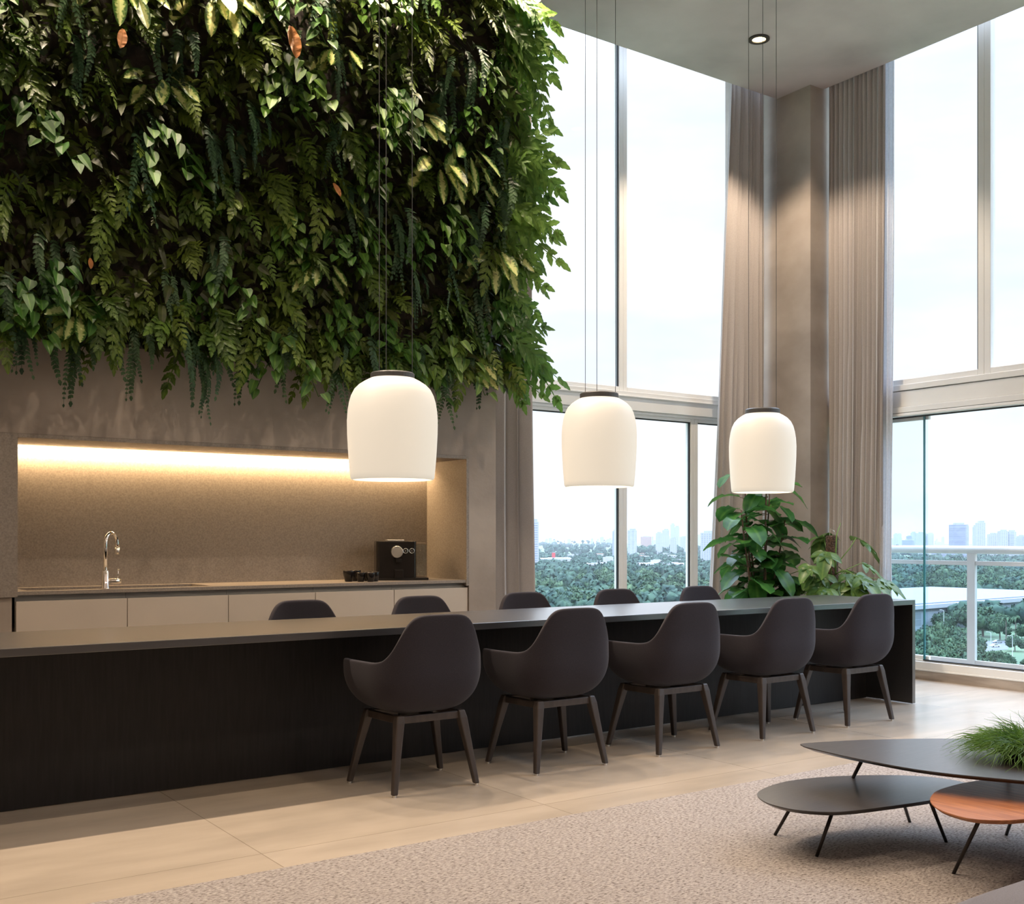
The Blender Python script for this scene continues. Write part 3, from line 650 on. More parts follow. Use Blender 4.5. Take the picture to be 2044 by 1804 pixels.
def superblock(cx, cy, z0, z1, hx, hy, n=48, ex=.35, er=.12):
    m = MB(); prof = [(1-er, z0), (1-.03, z0+.02), (1, z0+.08), (1, z1-.10), (1-.012, z1-.05), (1-.045, z1-.018), (1-er, z1), (.4, z1+.008), (.0005, z1+.01)]
    v = []
    for r, z in prof:
        for j in range(n):
            a = 2*PI*j/n; c_, s_ = math.cos(a), math.sin(a)
            v.append((cx+hx*r*math.copysign(abs(c_)**ex, c_), cy+hy*r*math.copysign(abs(s_)**ex, s_), z))
    k = len(prof); f_ = [(i*n+j, i*n+(j+1) % n, (i+1)*n+(j+1) % n, (i+1)*n+j) for i in range(k-1) for j in range(n)]+[tuple(range(n-1, -1, -1)), tuple((k-1)*n+j for j in range(n))]
    return m.add(v, f_)
st = thing('ottoman', 'grey upholstered low seat cut off by the bottom right corner of the photo', 'ottoman', (2.62, .99, .014))
superblock(2.80, .955, .10, .44, .90, .437, ex=.22).build('cushion', 'sofa', st, smooth=True)
for sx in (-.5, .5):
    for sy in (-.25, .25): MB().tube([(2.78+sx, .955+sy, .0145), (2.78+sx, .955+sy, .11)], .018, 12).build('leg', 'dark', st)

# ------------------------------------------------------------------ foliage builders
def rleaf(m, p, d, nrm, ln, wd, droop=.3, n=6, prof=None, wave=0.0, fold=.12, seed=0.0):
    """one leaf blade: 3 columns, n segments; d direction, nrm face normal"""
    d = Vector(d).normalized(); nrm = Vector(nrm); s = d.cross(nrm)
    if s.length < 1e-4: s = Vector((1, 0, 0))
    s.normalize(); nn = s.cross(d).normalized(); vs = []; at_ = []
    for k in range(n+1):
        t = k/n; w_ = wd*(prof(t) if prof else math.sin(PI*min(1, t*.93+.07))**.75)
        if k == n: w_ = wd*.03
        c_ = p+d*ln*t*(1-.15*droop*t)+Vector((0, 0, -1))*droop*ln*t*t
        wv = wave*ln*math.sin(k*2.4+seed)
        vs += [c_-s*w_+nn*(fold*w_+wv), c_, c_+s*w_+nn*(fold*w_-wv)]; at_ += [1, 0, 1]
    f_ = []
    for k in range(n): a = 3*k; f_ += [(a, a+1, a+4, a+3), (a+1, a+2, a+5, a+4)]
    m.add(vs, f_, at_)
def lobeprof(t):
    return (.72+.34*math.sin(t*PI))*(1-t**5)*(1+.17*math.sin(t*25+.6))
def frond(m, p, d, up, ln, lobes, ll, droop, rg, lw=.24):
    p = Vector(p); d = Vector(d).normalized(); up = Vector(up).normalized(); raw = []; K = 14
    bend = Vector((rg.uniform(-.25, .25), rg.uniform(-.1, .1), 0))
    for k in range(31):
        t = k/30; raw.append(p+d*ln*(t-.35*t*t*droop)+Vector((0, 0, -1))*ln*droop*.62*t**1.8+bend*ln*t*t)
    cum = [0]
    for u, v in zip(raw, raw[1:]): cum.append(cum[-1]+(v-u).length)
    tot = cum[-1]; pts = []; j = 0
    for k in range(K+1):
        q = tot*k/K
        while j < 29 and cum[j+1] < q: j += 1
        pts.append(raw[j].lerp(raw[j+1], min(1, (q-cum[j])/max(1e-6, cum[j+1]-cum[j]))))
    side0 = d.cross(up)
    if side0.length < .05: side0 = Vector((1, 0, 0))
    side0.normalize(); vs = []
    for k in range(K+1):
        tg = (pts[min(K, k+1)]-pts[max(0, k-1)]).normalized(); q_ = tg.cross(up)
        if q_.length > .12: side0 = q_.normalized()
        w_ = max(.0022, ll*.045)*(1-.5*k/K)*(1 if k > 2 else .5); vs += [pts[k]-side0*w_, pts[k]+side0*w_]
    m.add(vs, [(2*k, 2*k+1, 2*k+3, 2*k+2) for k in range(K)], [.3]*len(vs))
    hw = min(ll*lw*.5, tot*.72/lobes*.46)
    for k in range(lobes):
        t = .20+.72*k/max(1, lobes-1); q = t*K; i = min(K-1, int(q)); c_ = pts[i].lerp(pts[i+1], q-i); tg = (pts[min(K, i+1)]-pts[max(0, i-1)]).normalized()
        sd = tg.cross(up)
        sd = sd.normalized() if sd.length > .15 else (side0-tg*side0.dot(tg)).normalized()
        nn = sd.cross(tg); env = (1-.60*((t-.2)/.72)**1.3)*(.75 if k == 0 else 1)
        for sg in (-1, 1):
            a = math.radians(rg.uniform(26, 42)+16*t); dd = sd*sg*math.cos(a)+tg*math.sin(a)+nn*rg.uniform(-.22, .22)
            rleaf(m, c_, dd, nn, ll*env*rg.uniform(.85, 1.12), hw*(.6+.4*env), droop=rg.uniform(.03, .28), n=7, prof=lobeprof, wave=.014, fold=.12, seed=rg.uniform(0, 6))
    tg = (pts[K]-pts[K-1]).normalized(); nn = side0.cross(tg); rleaf(m, pts[K]-tg*ll*.12, tg, nn, ll*.62, hw*.9, .05, 6, lobeprof, .01)
def fern_cluster(seed, nf=6, l0=.28, l1=.44, hang=1.0, ll=.115, lobes=7, side=1.0, lw=.32):
    rg = random.Random(seed); m = MB()
    for i in range(nf):
        a = rg.uniform(-1.35, 1.35)*side; el = rg.uniform(-.6, .7)
        d = Vector((math.sin(a)*math.cos(el), -math.cos(a)*math.cos(el)*.8, math.sin(el)))
        frond(m, (rg.uniform(-.06, .06), 0, rg.uniform(-.06, .06)), d, (rg.uniform(-.3, .3), -1, rg.uniform(.2, .7)), rg.uniform(l0, l1), lobes, ll*rg.uniform(.75, 1.2), rg.uniform(.7, 1.3)*hang, rg, lw)
    return m
def tail_cluster(seed):
    """long narrow wavy hanging fronds"""
    rg = random.Random(seed); m = MB()
    for i in range(5):
        a = rg.uniform(-.9, .9); el = rg.uniform(-.9, .2); d = Vector((math.sin(a)*math.cos(el)*.6, -math.cos(a)*math.cos(el)*.5, math.sin(el)))
        frond(m, (rg.uniform(-.05, .05), 0, rg.uniform(-.05, .05)), d, (0, -1, .4), rg.uniform(.30, .46), 15, rg.uniform(.030, .055), 1.5, rg, lw=.42)
    return m
def eprof(t): return math.sin(PI*min(1, t*.9+.05))**.8
def variegated_cluster(seed):
    rg = random.Random(seed); m = MB()
    for i in range(8):
        a = rg.uniform(-1.3, 1.3); el = rg.uniform(-.5, .8); d = Vector((math.sin(a)*math.cos(el), -math.cos(a)*math.cos(el)*.7, math.sin(el)))
        b = Vector((0, 0, 0)); e = b+d*rg.uniform(.07, .15)+Vector((0, 0, .02)); m.tube([b, (b+e)/2+Vector((0, 0, .01)), e], .003, 5)
        dd = (d+Vector((0, 0, -rg.uniform(.5, 1.5)))).normalized(); rleaf(m, e, dd, (0, -1, .5), rg.uniform(.14, .22), rg.uniform(.030, .045), rg.uniform(.05, .3), 9, eprof, .004, .18)
    return m
def hprof(t): return (math.sin(PI*min(1, t*.8+.2))**.7)*(1.15-t*.55)
def pothos_cluster(seed):
    rg = random.Random(seed); m = MB()
    for v_ in range(4):
        p = Vector((rg.uniform(-.05, .05), 0, rg.uniform(-.03, .06))); dr = Vector((rg.uniform(-.6, .6), -.5, rg.uniform(-.1, .5))); pts = [p]
        for k in range(7):
            dr += Vector((rg.uniform(-.25, .25), .04, -.28)); p = p+dr.normalized()*.05; pts.append(p)
            q = Vector((rg.uniform(-1, 1), -.8, rg.uniform(-.1, .6))).normalized(); e = p+q*rg.uniform(.03, .07); m.tube([p, e], .0018, 4, cap=False)
            rleaf(m, e, (q+Vector((0, 0, -1.3))).normalized(), (rg.uniform(-.4, .4), -1, .5), rg.uniform(.07, .115), rg.uniform(.026, .038), .15, 7, hprof, .002, .25)
        m.tube(pts, .0025, 5)
    return m
# filler: the uncountable small leaves
YP = 6.42
panel = thing('planter_panel', 'dark felt backing panel of the plant wall above the kitchen recess', 'wall panel', (1.4, 6.45, 2.3))
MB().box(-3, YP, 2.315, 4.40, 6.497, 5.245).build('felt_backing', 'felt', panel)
MB().box(-3, YP-.03, 2.300, 4.41, 6.498, 2.314).build('drip_tray', 'dark', panel)
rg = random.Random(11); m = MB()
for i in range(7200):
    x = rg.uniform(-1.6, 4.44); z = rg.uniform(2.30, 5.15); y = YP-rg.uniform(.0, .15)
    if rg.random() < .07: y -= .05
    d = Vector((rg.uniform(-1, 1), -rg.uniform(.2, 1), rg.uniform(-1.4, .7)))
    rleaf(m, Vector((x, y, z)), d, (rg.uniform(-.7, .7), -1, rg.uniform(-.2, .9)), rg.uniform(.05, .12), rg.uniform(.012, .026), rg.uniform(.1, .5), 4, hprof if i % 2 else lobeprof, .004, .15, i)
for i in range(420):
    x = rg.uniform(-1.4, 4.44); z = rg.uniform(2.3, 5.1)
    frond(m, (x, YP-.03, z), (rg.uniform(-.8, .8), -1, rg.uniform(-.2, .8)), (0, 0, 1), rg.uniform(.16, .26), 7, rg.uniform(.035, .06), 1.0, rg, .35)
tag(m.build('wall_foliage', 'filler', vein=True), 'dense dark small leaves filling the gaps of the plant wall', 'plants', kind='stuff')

ferns = [fern_cluster(s) for s in (1, 2, 3, 4)]; tails = [tail_cluster(s) for s in (5, 6, 7)]
varis = [variegated_cluster(s) for s in (8, 9, 10)]; poths = [pothos_cluster(s) for s in (12, 13, 14)]
def edge_cluster(seed):
    rg = random.Random(seed); m = MB()
    for i in range(6):
        el = rg.uniform(-.7, .9); a = rg.uniform(-.5, .25); d = Vector((math.cos(el)*math.cos(a), math.sin(a)*.8, math.sin(el)))
        frond(m, (0, rg.uniform(-.06, .06), rg.uniform(-.07, .07)), d, (rg.uniform(-.3, .2), -1, rg.uniform(-.2, .5)), rg.uniform(.30, .46), 6, rg.uniform(.12, .165), rg.uniform(.25, .85), rg, .34)
    return m
bigs = [edge_cluster(s) for s in (21, 22, 23, 24)]
PR = {}
def proto(kind, i, src, mat):
    key = (kind, i)
    if key not in PR:
        PR[key] = src[i].build(kind, mat, None, vein=True)
        return PR[key], True
    return PR[key], False
ZONES = ['upper left', 'upper middle', 'upper right', 'middle left', 'centre', 'middle right', 'lower left', 'lower middle', 'lower right']
def place(kind, i, src, mat, x, z, depth, yaw, sc, lab, group, cat='plant', tilt=0.0):
    o, first = proto(kind, i, src, mat)
    if not first: o = o.copy(); COL.objects.link(o)
    o.location = (x, YP-depth, z); o.rotation_euler = (0, tilt, yaw); o.scale = (sc,)*3
    tag(o, lab, cat, group)
def zone(x, z):
    d_ = CA*x+SA*6.3; px = CX+FP*(SA*x-CA*6.3)/d_; py = HY-(z-ZC)*FP/d_
    c_ = ['at the far left', 'left of centre', 'at the centre', 'behind the lamp wires', 'near the right edge'][max(0, min(4, int(px//210)))]
    r_ = ['along the top', 'in the upper half', 'in the lower half', 'just above the fringe'][max(0, min(3, int(py//175)))]
    return r_+' '+c_
def below(x):  # what stands under a plant of the fringe
    d_ = CA*x+SA*6.3; px = CX+FP*(SA*x-CA*6.3)/d_
    for lim, n_ in ((120, 'far left'), (280, 'above the tap'), (430, 'above the sink end'), (580, 'above the middle cabinet'), (690, 'left of the nearest pendant'), (790, 'behind the nearest pendant'), (880, 'right of the nearest pendant'), (9999, 'at the right corner')):
        if px < lim: return n_
rg = random.Random(31); cells = []
for j in range(12):
    for i in range(17):
        cells.append((.18+i*.262+rg.uniform(-.11, .11), 2.42+j*.245+rg.uniform(-.1, .1)))
rg.shuffle(cells)
for n_, (x, z) in enumerate(cells):
    if x > 4.36: continue
    # leave out what stands above the frame
    dd = CA*x+SA*6.3
    if HY-(z-ZC)*FP/dd < -140: continue
    k = rg.random(); zn = zone(x, z)
    if k < .46: place('hanging_fern', rg.randrange(4), ferns, 'fern', x, z, .05, rg.uniform(-.5, .5), rg.uniform(.62, .95), 'lobed fern %s of the plant wall' % zn, 'lobed ferns, %s of the plant wall' % zn)
    elif k < .66: place('trailing_fern', rg.randrange(3), tails, 'fern_blue', x, z, .08, rg.uniform(-.5, .5), rg.uniform(.7, 1.05), 'bluish trailing fern %s of the plant wall' % zn, 'trailing ferns, %s of the plant wall' % zn)
    elif k < .79: place('variegated_plant', rg.randrange(3), varis, 'variegated', x, z, .08, rg.uniform(-.5, .5), rg.uniform(.8, 1.2), 'speckled broad-leaved plant %s of the plant wall' % zn, 'speckled plants, %s of the plant wall' % zn)
    else: place('ivy_plant', rg.randrange(3), poths, 'pothos', x, z, .06, rg.uniform(-.5, .5), rg.uniform(.8, 1.15), 'heart-leaved climber %s of the plant wall' % zn, 'heart-leaved plants, %s of the plant wall' % zn)
for i in range(38):      # fringe hanging over the bottom edge
    x = .66+i*.099+rg.uniform(-.04, .04)
    if i % 3: place('hanging_fern', rg.randrange(4), ferns, 'fern', x, 2.40+rg.uniform(-.03, .12), .06, rg.uniform(-.4, .4), rg.uniform(.7, 1.0), 'lobed fern hanging from the bottom of the plant wall, '+below(x), 'ferns along the bottom edge, '+below(x))
    else: place('trailing_fern', rg.randrange(3), tails, 'fern_blue', x, 2.42+rg.uniform(-.03, .1), .08, rg.uniform(-.4, .4), rg.uniform(.75, 1.05), 'bluish fern trailing from the bottom of the plant wall, '+below(x), 'trailing ferns along the bottom edge, '+below(x))
BANDS = ['level with the transom, lowest', 'just above the transom', 'low', 'halfway up', 'high', 'highest, near the ceiling']
for i in range(25):      # right edge, reaching out before the window
    z = min(4.95, 2.42+i*.112+rg.uniform(-.04, .04)); band = BANDS[min(5, int((z-2.35)/.5))]
    place('broad_fern', rg.randrange(4), bigs, 'fern_edge', 4.30+rg.uniform(-.04, .03), z, rg.uniform(.0, .14), rg.uniform(-.35, .25), rg.uniform(.8, 1.3), 'bright broad-lobed fern over the right edge of the plant wall, '+band, 'broad ferns on the right edge, '+band)
def dead(px, py, s, ang):
    tt = (px-CX)/FP; d_ = 6.17/(SA-CA*tt); x = d_*(CA+SA*tt); z = ZC-(py-HY)*d_/FP
    m = MB(); rleaf(m, Vector((0, 0, 0)), (math.sin(ang), -.2, -math.cos(ang)), (.2, -1, .2), s, s*.24, .05, 9, eprof, .01, .3)
    return m.build('withered_leaf', 'dead_leaf', None, vein=True), (x, 6.17, z)
for px, py, s, ang, lab in ((580, 52, .20, .1, 'large orange withered leaf high in the middle of the plant wall'), (246, 58, .12, -.2, 'small yellow-orange withered leaf high on the left of the plant wall'), (665, 365, .09, .5, 'brown curled withered leaf in the middle of the plant wall'), (180, 515, .06, 0, 'small reddish withered leaf low on the left of the plant wall')):
    o, l_ = dead(px, py, s, ang); o.location = l_; tag(o, lab, 'leaf')

# ------------------------------------------------------------------ potted plants by the pillar
def fprof(t): return (.55+.45*t)*math.sin(PI*min(1, .08+.9*t))**.55*(1-.22*math.exp(-((t-.38)/.14)**2))
fg = thing('fiddle_leaf_fig', 'tall fiddle-leaf fig with big glossy leaves under the farthest pendant lamp, before the corner pillar', 'potted plant', (6.95, 6.32, 0))
MB().lathe([(.0001, 0), (.19, 0), (.23, .42), (.235, .45), (.215, .45), (.21, .42), (.0001, .40)], 36).build('pot', 'pot', fg, world=False, smooth=False)
MB().lathe([(.0001, .40), (.21, .405), (.0001, .425)], 24).build('soil', 'soil', fg, world=False)
rg = random.Random(5); sm = MB(); lm = MB()
trunks = []
for k, (bx, by, tx, ty, h_) in enumerate([(-.08, 0, -.26, -.05, 1.42), (-.02, .05, -.12, .05, 1.70), (.03, -.04, .03, -.05, 1.78), (.08, .03, .17, .05, 1.62), (0, 0, -.02, .1, 1.2), (.05, 0, .30, -.02, 1.35)]):
    pts = []
    for i in range(9):
        s = i/8; pts.append(Vector((bx+(tx-bx)*s**1.1+.012*math.sin(5*s+k), by+(ty-by)*s, .40+(h_-.40)*s)))
    sm.tube(pts, [.011-.005*i/8 for i in range(9)], 7)
    nl_ = 20
    for j in range(nl_):
        s = .12+.88*j/(nl_-1); q = s*8; i = min(7, int(q)); p = pts[i].lerp(pts[i+1], q-i)
        a = j*2.4+k*1.3+rg.uniform(-.3, .3); el = rg.uniform(-.15, .6); d = Vector((math.cos(a)*math.cos(el), math.sin(a)*math.cos(el), math.sin(el)))
        if p.x+d.x*.3+6.95 > 7.7 and p.y+6.32+d.y*.3 > 6.45: continue
        e = p+d*.05; sm.tube([p, e], .003, 5)
        rleaf(lm, e, d, (rg.uniform(-.3, .3), rg.uniform(-.3, .3), 1), rg.uniform(.22, .34), rg.uniform(.09, .12), rg.uniform(.2, .8), 10, fprof, .022, .25, rg.uniform(0, 6))
sm.build('stems', 'stem_brown', fg, world=False, smooth=True); lm.build('leaves', 'fig_leaf', fg, world=False, smooth=True, vein=True)
ph = thing('philodendron', 'low split-leaf philodendron with a mossy pole, right of the fig before the right-hand curtain', 'potted plant', (7.45, 5.98, 0))
MB().lathe([(.0001, 0), (.17, 0), (.20, .38), (.205, .40), (.19, .40), (.185, .38), (.0001, .36)], 36).build('pot', 'pot', ph, world=False)
mp_ = MB().lathe([(.0001, .36), (.050, .36), (.052, 1.20), (.045, 1.215), (.0001, 1.215)], 16, (.03, .02, 0)).build('moss_pole', 'moss', ph, world=False)
MB().tube([(.03-.03, .02, 1.21), (.03-.02, .02, 1.27), (.03+.03, .02, 1.25), (.03+.045, .02, 1.20)], .003, 6).build('support_wire', 'brushed', ph, world=False)
rg = random.Random(9); sm = MB(); lm = MB()
def splitleaf(m, p, d, nrm, ln):
    d = Vector(d).normalized(); nrm = Vector(nrm).normalized(); s = d.cross(nrm).normalized()
    rleaf(m, p, d, nrm, ln, ln*.22, .35, 8, eprof, .012, .2)
    for sg in (-1, 1):
        rleaf(m, p+d*ln*.10, (s*sg+d*.15), nrm, ln*.50, ln*.15, .35, 6, eprof, .015, .2)
        rleaf(m, p+d*ln*.30, (s*sg*.9+d*.7), nrm, ln*.40, ln*.11, .35, 6, eprof, .015, .2)
for i in range(64):
    a = i*2.4+rg.uniform(-.4, .4); z0 = rg.uniform(.42, .95); el = rg.uniform(.0, 1.1)
    d = Vector((math.cos(a)*math.cos(el), math.sin(a)*math.cos(el), math.sin(el))); L_ = rg.uniform(.22, .52)
    b0 = Vector((.02, .01, z0)); e = b0+d*L_+Vector((0, 0, -.04))
    if e.x > .27: e.x = .27
    if e.y > .22: e.y = .22
    if e.y < -.55: e.y = -.55
    sm.tube([b0, b0+d*L_*.5+Vector((0, 0, .03)), e], [.005, .004, .003], 6)
    splitleaf(lm, e, Vector((d.x, d.y, -.35)), (d.x*.5-.2, d.y*.5-.4, 1), rg.uniform(.20, .31))
sm.tube([(0, -.04, .9), (-.02, -.06, 1.08), (-.01, -.06, 1.22), (.03, -.07, 1.32)], [.006, .006, .005, .002], 6)
sm.build('leaf_stalks', 'stem_green', ph, world=False, smooth=True); lm.build('leaves', 'phil_leaf', ph, world=False, smooth=True, vein=True)

# ------------------------------------------------------------------ balcony railing outside
rl = thing('balcony_railing', 'white metal and glass balcony railing outside the right-hand window', 'railing', (9.3, 3.5, -.12))
MB().tube([(9.3, -1.5, 1.083), (9.3, 7.6, 1.083)], .037, 20).build('handrail', 'rail', rl, smooth=True)
posts = [7.58, 5.867, 4.15, 2.43, .72, -1.0]
for y in posts: MB().box(9.28, y-.04, -.12, 9.32, y+.04, 1.055).build('post', 'rail', rl, bevel=.003)
for a, b_ in zip(posts, posts[1:]):
    f_ = MB().box(9.285, b_+.041, .94, 9.315, a-.041, .98).box(9.285, b_+.041, -.02, 9.315, a-.041, .065).build('infill_frame', 'rail', rl, bevel=.003)
    MB().box(9.297, b_+.041, .064, 9.303, a-.041, .941).build('glass_infill', 'glass_teal', f_)
struct(MB().box(8.46, -1.5, -.35, 9.34, 7.6, -.12).build('trim_4', 'plaster'))
# ------------------------------------------------------------------ the city outside
ZG = -50.0
def gpt(px, py, z=ZG): return at(px, py, z)
gm = MB().lathe([(.001, ZG), (9000, ZG)], 64, close=False); go = gm.build('ground', 'ground'); struct(go)
def blob(rg, R, sub, amp=.22):
    bm = bmesh.new(); bmesh.ops.create_icosphere(bm, subdivisions=sub, radius=1.0); o = Vector((rg.uniform(0, 99),)*3)
    for v in bm.verts:
        k = 1+amp*noise.noise(v.co*1.7+o)*2+amp*.7*noise.noise(v.co*4.5+o)*2; v.co = v.co*k*R
    vs = [v.co.copy() for v in bm.verts]; fs = [[l.index for l in f.verts] for f in bm.faces]; bm.free(); return vs, fs
def clump(m, rg, c_, v, s):
    if v.z < -1.2: return
    p = c_+v*rg.uniform(.95, 1.1)+Vector([rg.uniform(-.35, .35) for _ in range(3)]); u = Vector([rg.uniform(-1, 1) for _ in range(3)]).normalized(); w_ = u.cross(v).normalized()
    m.add([p-u*s-w_*s*.6, p+u*s-w_*s*.4, p+u*s*.7+w_*s, p-u*s*.8+w_*s*.7], [(0, 1, 2, 3)])
def crown(seed, sub=2, nb=13):
    rg = random.Random(seed); m = MB()
    for i in range(nb):
        a = rg.uniform(0, 2*PI); r = 5.0*math.sqrt(rg.random()); z = 8.5-.09*r*r+rg.uniform(-1.6, 1.0)
        c_ = Vector((r*math.cos(a), r*math.sin(a), z)); vs, fs = blob(rg, rg.uniform(2.0, 3.4), sub, .25); m.add([v*.93+c_ for v in vs], fs)
        for k in range(260): clump(m, rg, c_, vs[rg.randrange(len(vs))], rg.uniform(.22, .5))
    return m
tprotos = []
for s in range(5):
    t = thing('tree', '', 'tree'); crown(40+s).build('crown', 'tree_leaf', t, world=False, smooth=True)
    MB().tube([(0, 0, 0), (.1, 0, 4), (0, .1, 8)], [.45, .35, .25], 8).build('trunk', 'trunk', t, world=False); tprotos.append(t)
used = [False]*5
WB0 = gpt(1828, 1262); bA = Vector((*at(1735, 1213, -35.0), 0)); bB = Vector((*at(2160, 1183, -35.0), 0)); bd = (bB-bA).normalized(); bn = Vector((-bd.y, bd.x, 0))
if bn.dot(bA) < 0: bn = -bn
def inbuilding(p):
    q = Vector((*p, 0))-bA; return -10 < q.dot(bd) < (bB-bA).length+10 and -9 < q.dot(bn) < 118
def ptree(px, py, sc, lab, group, rg):
    p = gpt(px, py)
    if inbuilding(p) or (1950 < px < 2040 and 1279 < py < 1326 and lab.startswith('dense')): return
    i = rg.randrange(5); o = tprotos[i] if not used[i] else dup(tprotos[i]); used[i] = True
    o.location = (*p, ZG); o.rotation_euler = (0, 0, rg.uniform(0, 6.28)); o.scale = (sc, sc, sc*rg.uniform(.85, 1.2)); tag(o, lab, 'tree', group)
rg = random.Random(77)
spec = [(1905, 1275, 1.9, 'domed tree before the white hall'), (1955, 1262, 1.5, ''), (1968, 1290, 1.25, ''), (1850, 1262, 1.0, '')]
for px, py, s, lab in ((1962, 1270, 1.4, 'big domed tree rising against the long white hall, behind the parked cars'), (1996, 1278, .82, 'dark rounded tree just behind the parked cars'), (2026, 1300, .60, 'low round tree right of the parked cars'), (1883, 1262, 1.0, 'small round tree before the white hall, behind the tall lamp'), (1928, 1262, 1.1, 'round tree before the white hall, left of the railing post'), (2052, 1285, .9, 'tree at the right frame edge before the white hall')):
    ptree(px, py, s, lab, None, rg)
for i in range(58):     # near belt, right
    py = rg.uniform(1296, 1395); px = rg.uniform(1745, 1946)
    ptree(px, py, rg.uniform(.75, 1.0), 'dense green tree below the balcony railing, left of the car park', 'trees below the balcony', rg)
for i in range(34):
    py = rg.uniform(1326, 1400); px = rg.uniform(1946, 2130)
    ptree(px, py, rg.uniform(.36, .5), 'low leafy shrub in front of the car park below the railing', 'shrubs in front of the car park', rg)
for i in range(70):     # beyond the hall
    py = rg.uniform(1150, 1212); px = rg.uniform(1740, 2110)
    ptree(px, py, rg.uniform(1.2, 1.9), 'tall tree in the wood behind the long white hall', 'trees behind the white hall', rg)
for i in range(150):    # left windows
    py = 1150+95*rg.random()**.8; px = rg.uniform(985, 1480)
    ptree(px, py, rg.uniform(1.0, 1.7), 'bluish green park tree outside the left-hand window', 'park trees outside the left-hand window', rg)
# the wood too far away to count
def forest(name, lab, wedges, mat='forest'):
    rg = random.Random(90); tm = []
    for s in range(4):
        r2 = random.Random(s); mm = MB()
        for i in range(4):
            a = r2.uniform(0, 6.28); r = 3.2*math.sqrt(r2.random()); vs, fs = blob(r2, r2.uniform(3.0, 4.2), 2 if i == 0 else 1, .3); c_ = Vector((r*math.cos(a), r*math.sin(a), 7+r2.uniform(-1, 1.5))); mm.add([v+c_ for v in vs], [tuple(q)+(q[0],) for q in fs])
            for k in range(34): clump(mm, r2, c_, vs[r2.randrange(len(vs))]*1.03, r2.uniform(.5, 1.0))
        fr = np.array([q for q in mm.f]); tm.append((np.array(mm.v), fr))
    V = []; F = []; off = 0
    for (px0, px1, py0, py1, n) in wedges:
        for i in range(n):
            px = rg.uniform(px0, px1); py = py0+(py1-py0)*rg.random()**.6; p = gpt(px, py)
            if inbuilding(p): continue
            v, f_ = tm[rg.randrange(4)]; s = rg.uniform(.9, 1.7)*(1.0 if py > 1112 else 1.5); a = rg.uniform(0, 6.28); c_, s_ = math.cos(a)*s, math.sin(a)*s
            V.append(np.stack([v[:, 0]*c_-v[:, 1]*s_+p[0], v[:, 0]*s_+v[:, 1]*c_+p[1], v[:, 2]*s+ZG], 1)); F.append(f_+off); off += len(v)
    V = np.concatenate(V); F = np.concatenate(F); me = D.meshes.new(name); me.from_pydata(V.tolist(), [], [q[:3] if q[3] == q[0] else q for q in F.tolist()]); me.materials.append(MATS[mat])
    me.polygons.foreach_set('use_smooth', [True]*len(me.polygons)); o = D.objects.new(name, me); COL.objects.link(o)
    return tag(o, lab, 'trees', kind='stuff')
forest('distant_woodland', 'hazy tree canopy stretching from the park to the city skyline', [(960, 1500, 1096, 1160, 1500), (1720, 2140, 1104, 1170, 900), (1720, 2140, 1170, 1260, 160), (960, 1500, 1150, 1250, 250), (800, 1620, 1240, 1420, 420), (760, 960, 1096, 1250, 420), (1500, 1720, 1100, 1260, 420), (960, 1240, 1080, 1096, 120)])

# long white hall
hall = thing('white_hall', 'long low white building with a flat pale roof beyond the car park', 'building', (bA.x, bA.y, ZG))
def wallbox(a, b_, nrm, dep, z0, z1):
    p = [a, b_, b_+nrm*dep, a+nrm*dep]; return [(q.x, q.y, z0) for q in p]+[(q.x, q.y, z1) for q in p], [(0, 3, 2, 1), (4, 5, 6, 7), (0, 1, 5, 4), (1, 2, 6, 5), (2, 3, 7, 6), (3, 0, 4, 7)]
MB().add(*wallbox(bA, bB, bn, 108, ZG, -37.6)).build('facade', 'facade_panel', hall)
MB().add(*wallbox(bA-bn*1.5-bd*1.5, bB-bn*1.5+bd*1.5, bn, 112, -37.6, -35.4)).build('roof_edge', 'roof_white', hall)
MB().add(*wallbox(bA+bn*1.5, bB+bn*1.5, bn, 105, -35.4, -34.7)).build('roof', 'roof_grey', hall)
# towers
def tower(px0, px1, ytop, ybase, mat, lab, group, cap=None, rot=None, name='tower_block'):
    tt = ((px0+px1)/2-CX)/FP; d_ = (ZC-ZG)*FP/(ybase-HY); x, y = d_*(CA+SA*tt), d_*(SA-CA*tt)
    h_ = (ybase-ytop)*d_/FP; w_ = (px1-px0)*d_/FP
    a = math.atan2(y, x)+PI/2+(rot if rot is not None else random.uniform(-.35, .35)); w_ *= .86
    t = thing(name, lab, 'building', (x, y, ZG), a, group)
    MB().box(-w_/2, -w_*.45, 0, w_/2, w_*.45, h_).build('facade', mat, t, world=False)
    MB().box(-w_/2.6, -w_*.3, h_, w_/4, w_*.3, h_+(cap or max(2.5, h_*.05))).build('roof_house', 'facade_pale', t, world=False)
    return t
R_ = 'pale towers on the skyline beyond the right-hand window'; L_g = 'pale towers on the skyline beyond the left-hand window'
tower(1053, 1075, 1041, 1144, 'facade_balcony', 'tall white balconied tower right beside the narrow left curtain', None, rot=.3)
tower(1222, 1234, 1060, 1128, 'facade_pale', 'grey tower partly behind the window mullion', None)
tower(1253, 1271, 1058, 1116, 'facade_balcony', 'pale balconied tower just right of the window mullion', None)
tower(1278, 1301, 1071, 1100, 'facade_brick', 'reddish brick block among the pale skyline towers', None)
tower(1309, 1322, 1064, 1112, 'facade_white', 'white striped tower left of the tallest skyline cluster', None)
tower(1321, 1337, 1058, 1108, 'facade_white', 'white tower with grey top in the skyline cluster', None)
tower(1338, 1347, 1047, 1098, 'facade_pale', 'tallest dark-topped slim tower of the skyline cluster', None, cap=6)
tower(1346, 1356, 1052, 1104, 'facade_white', 'slim white tower beside the tallest one of the skyline cluster', None)
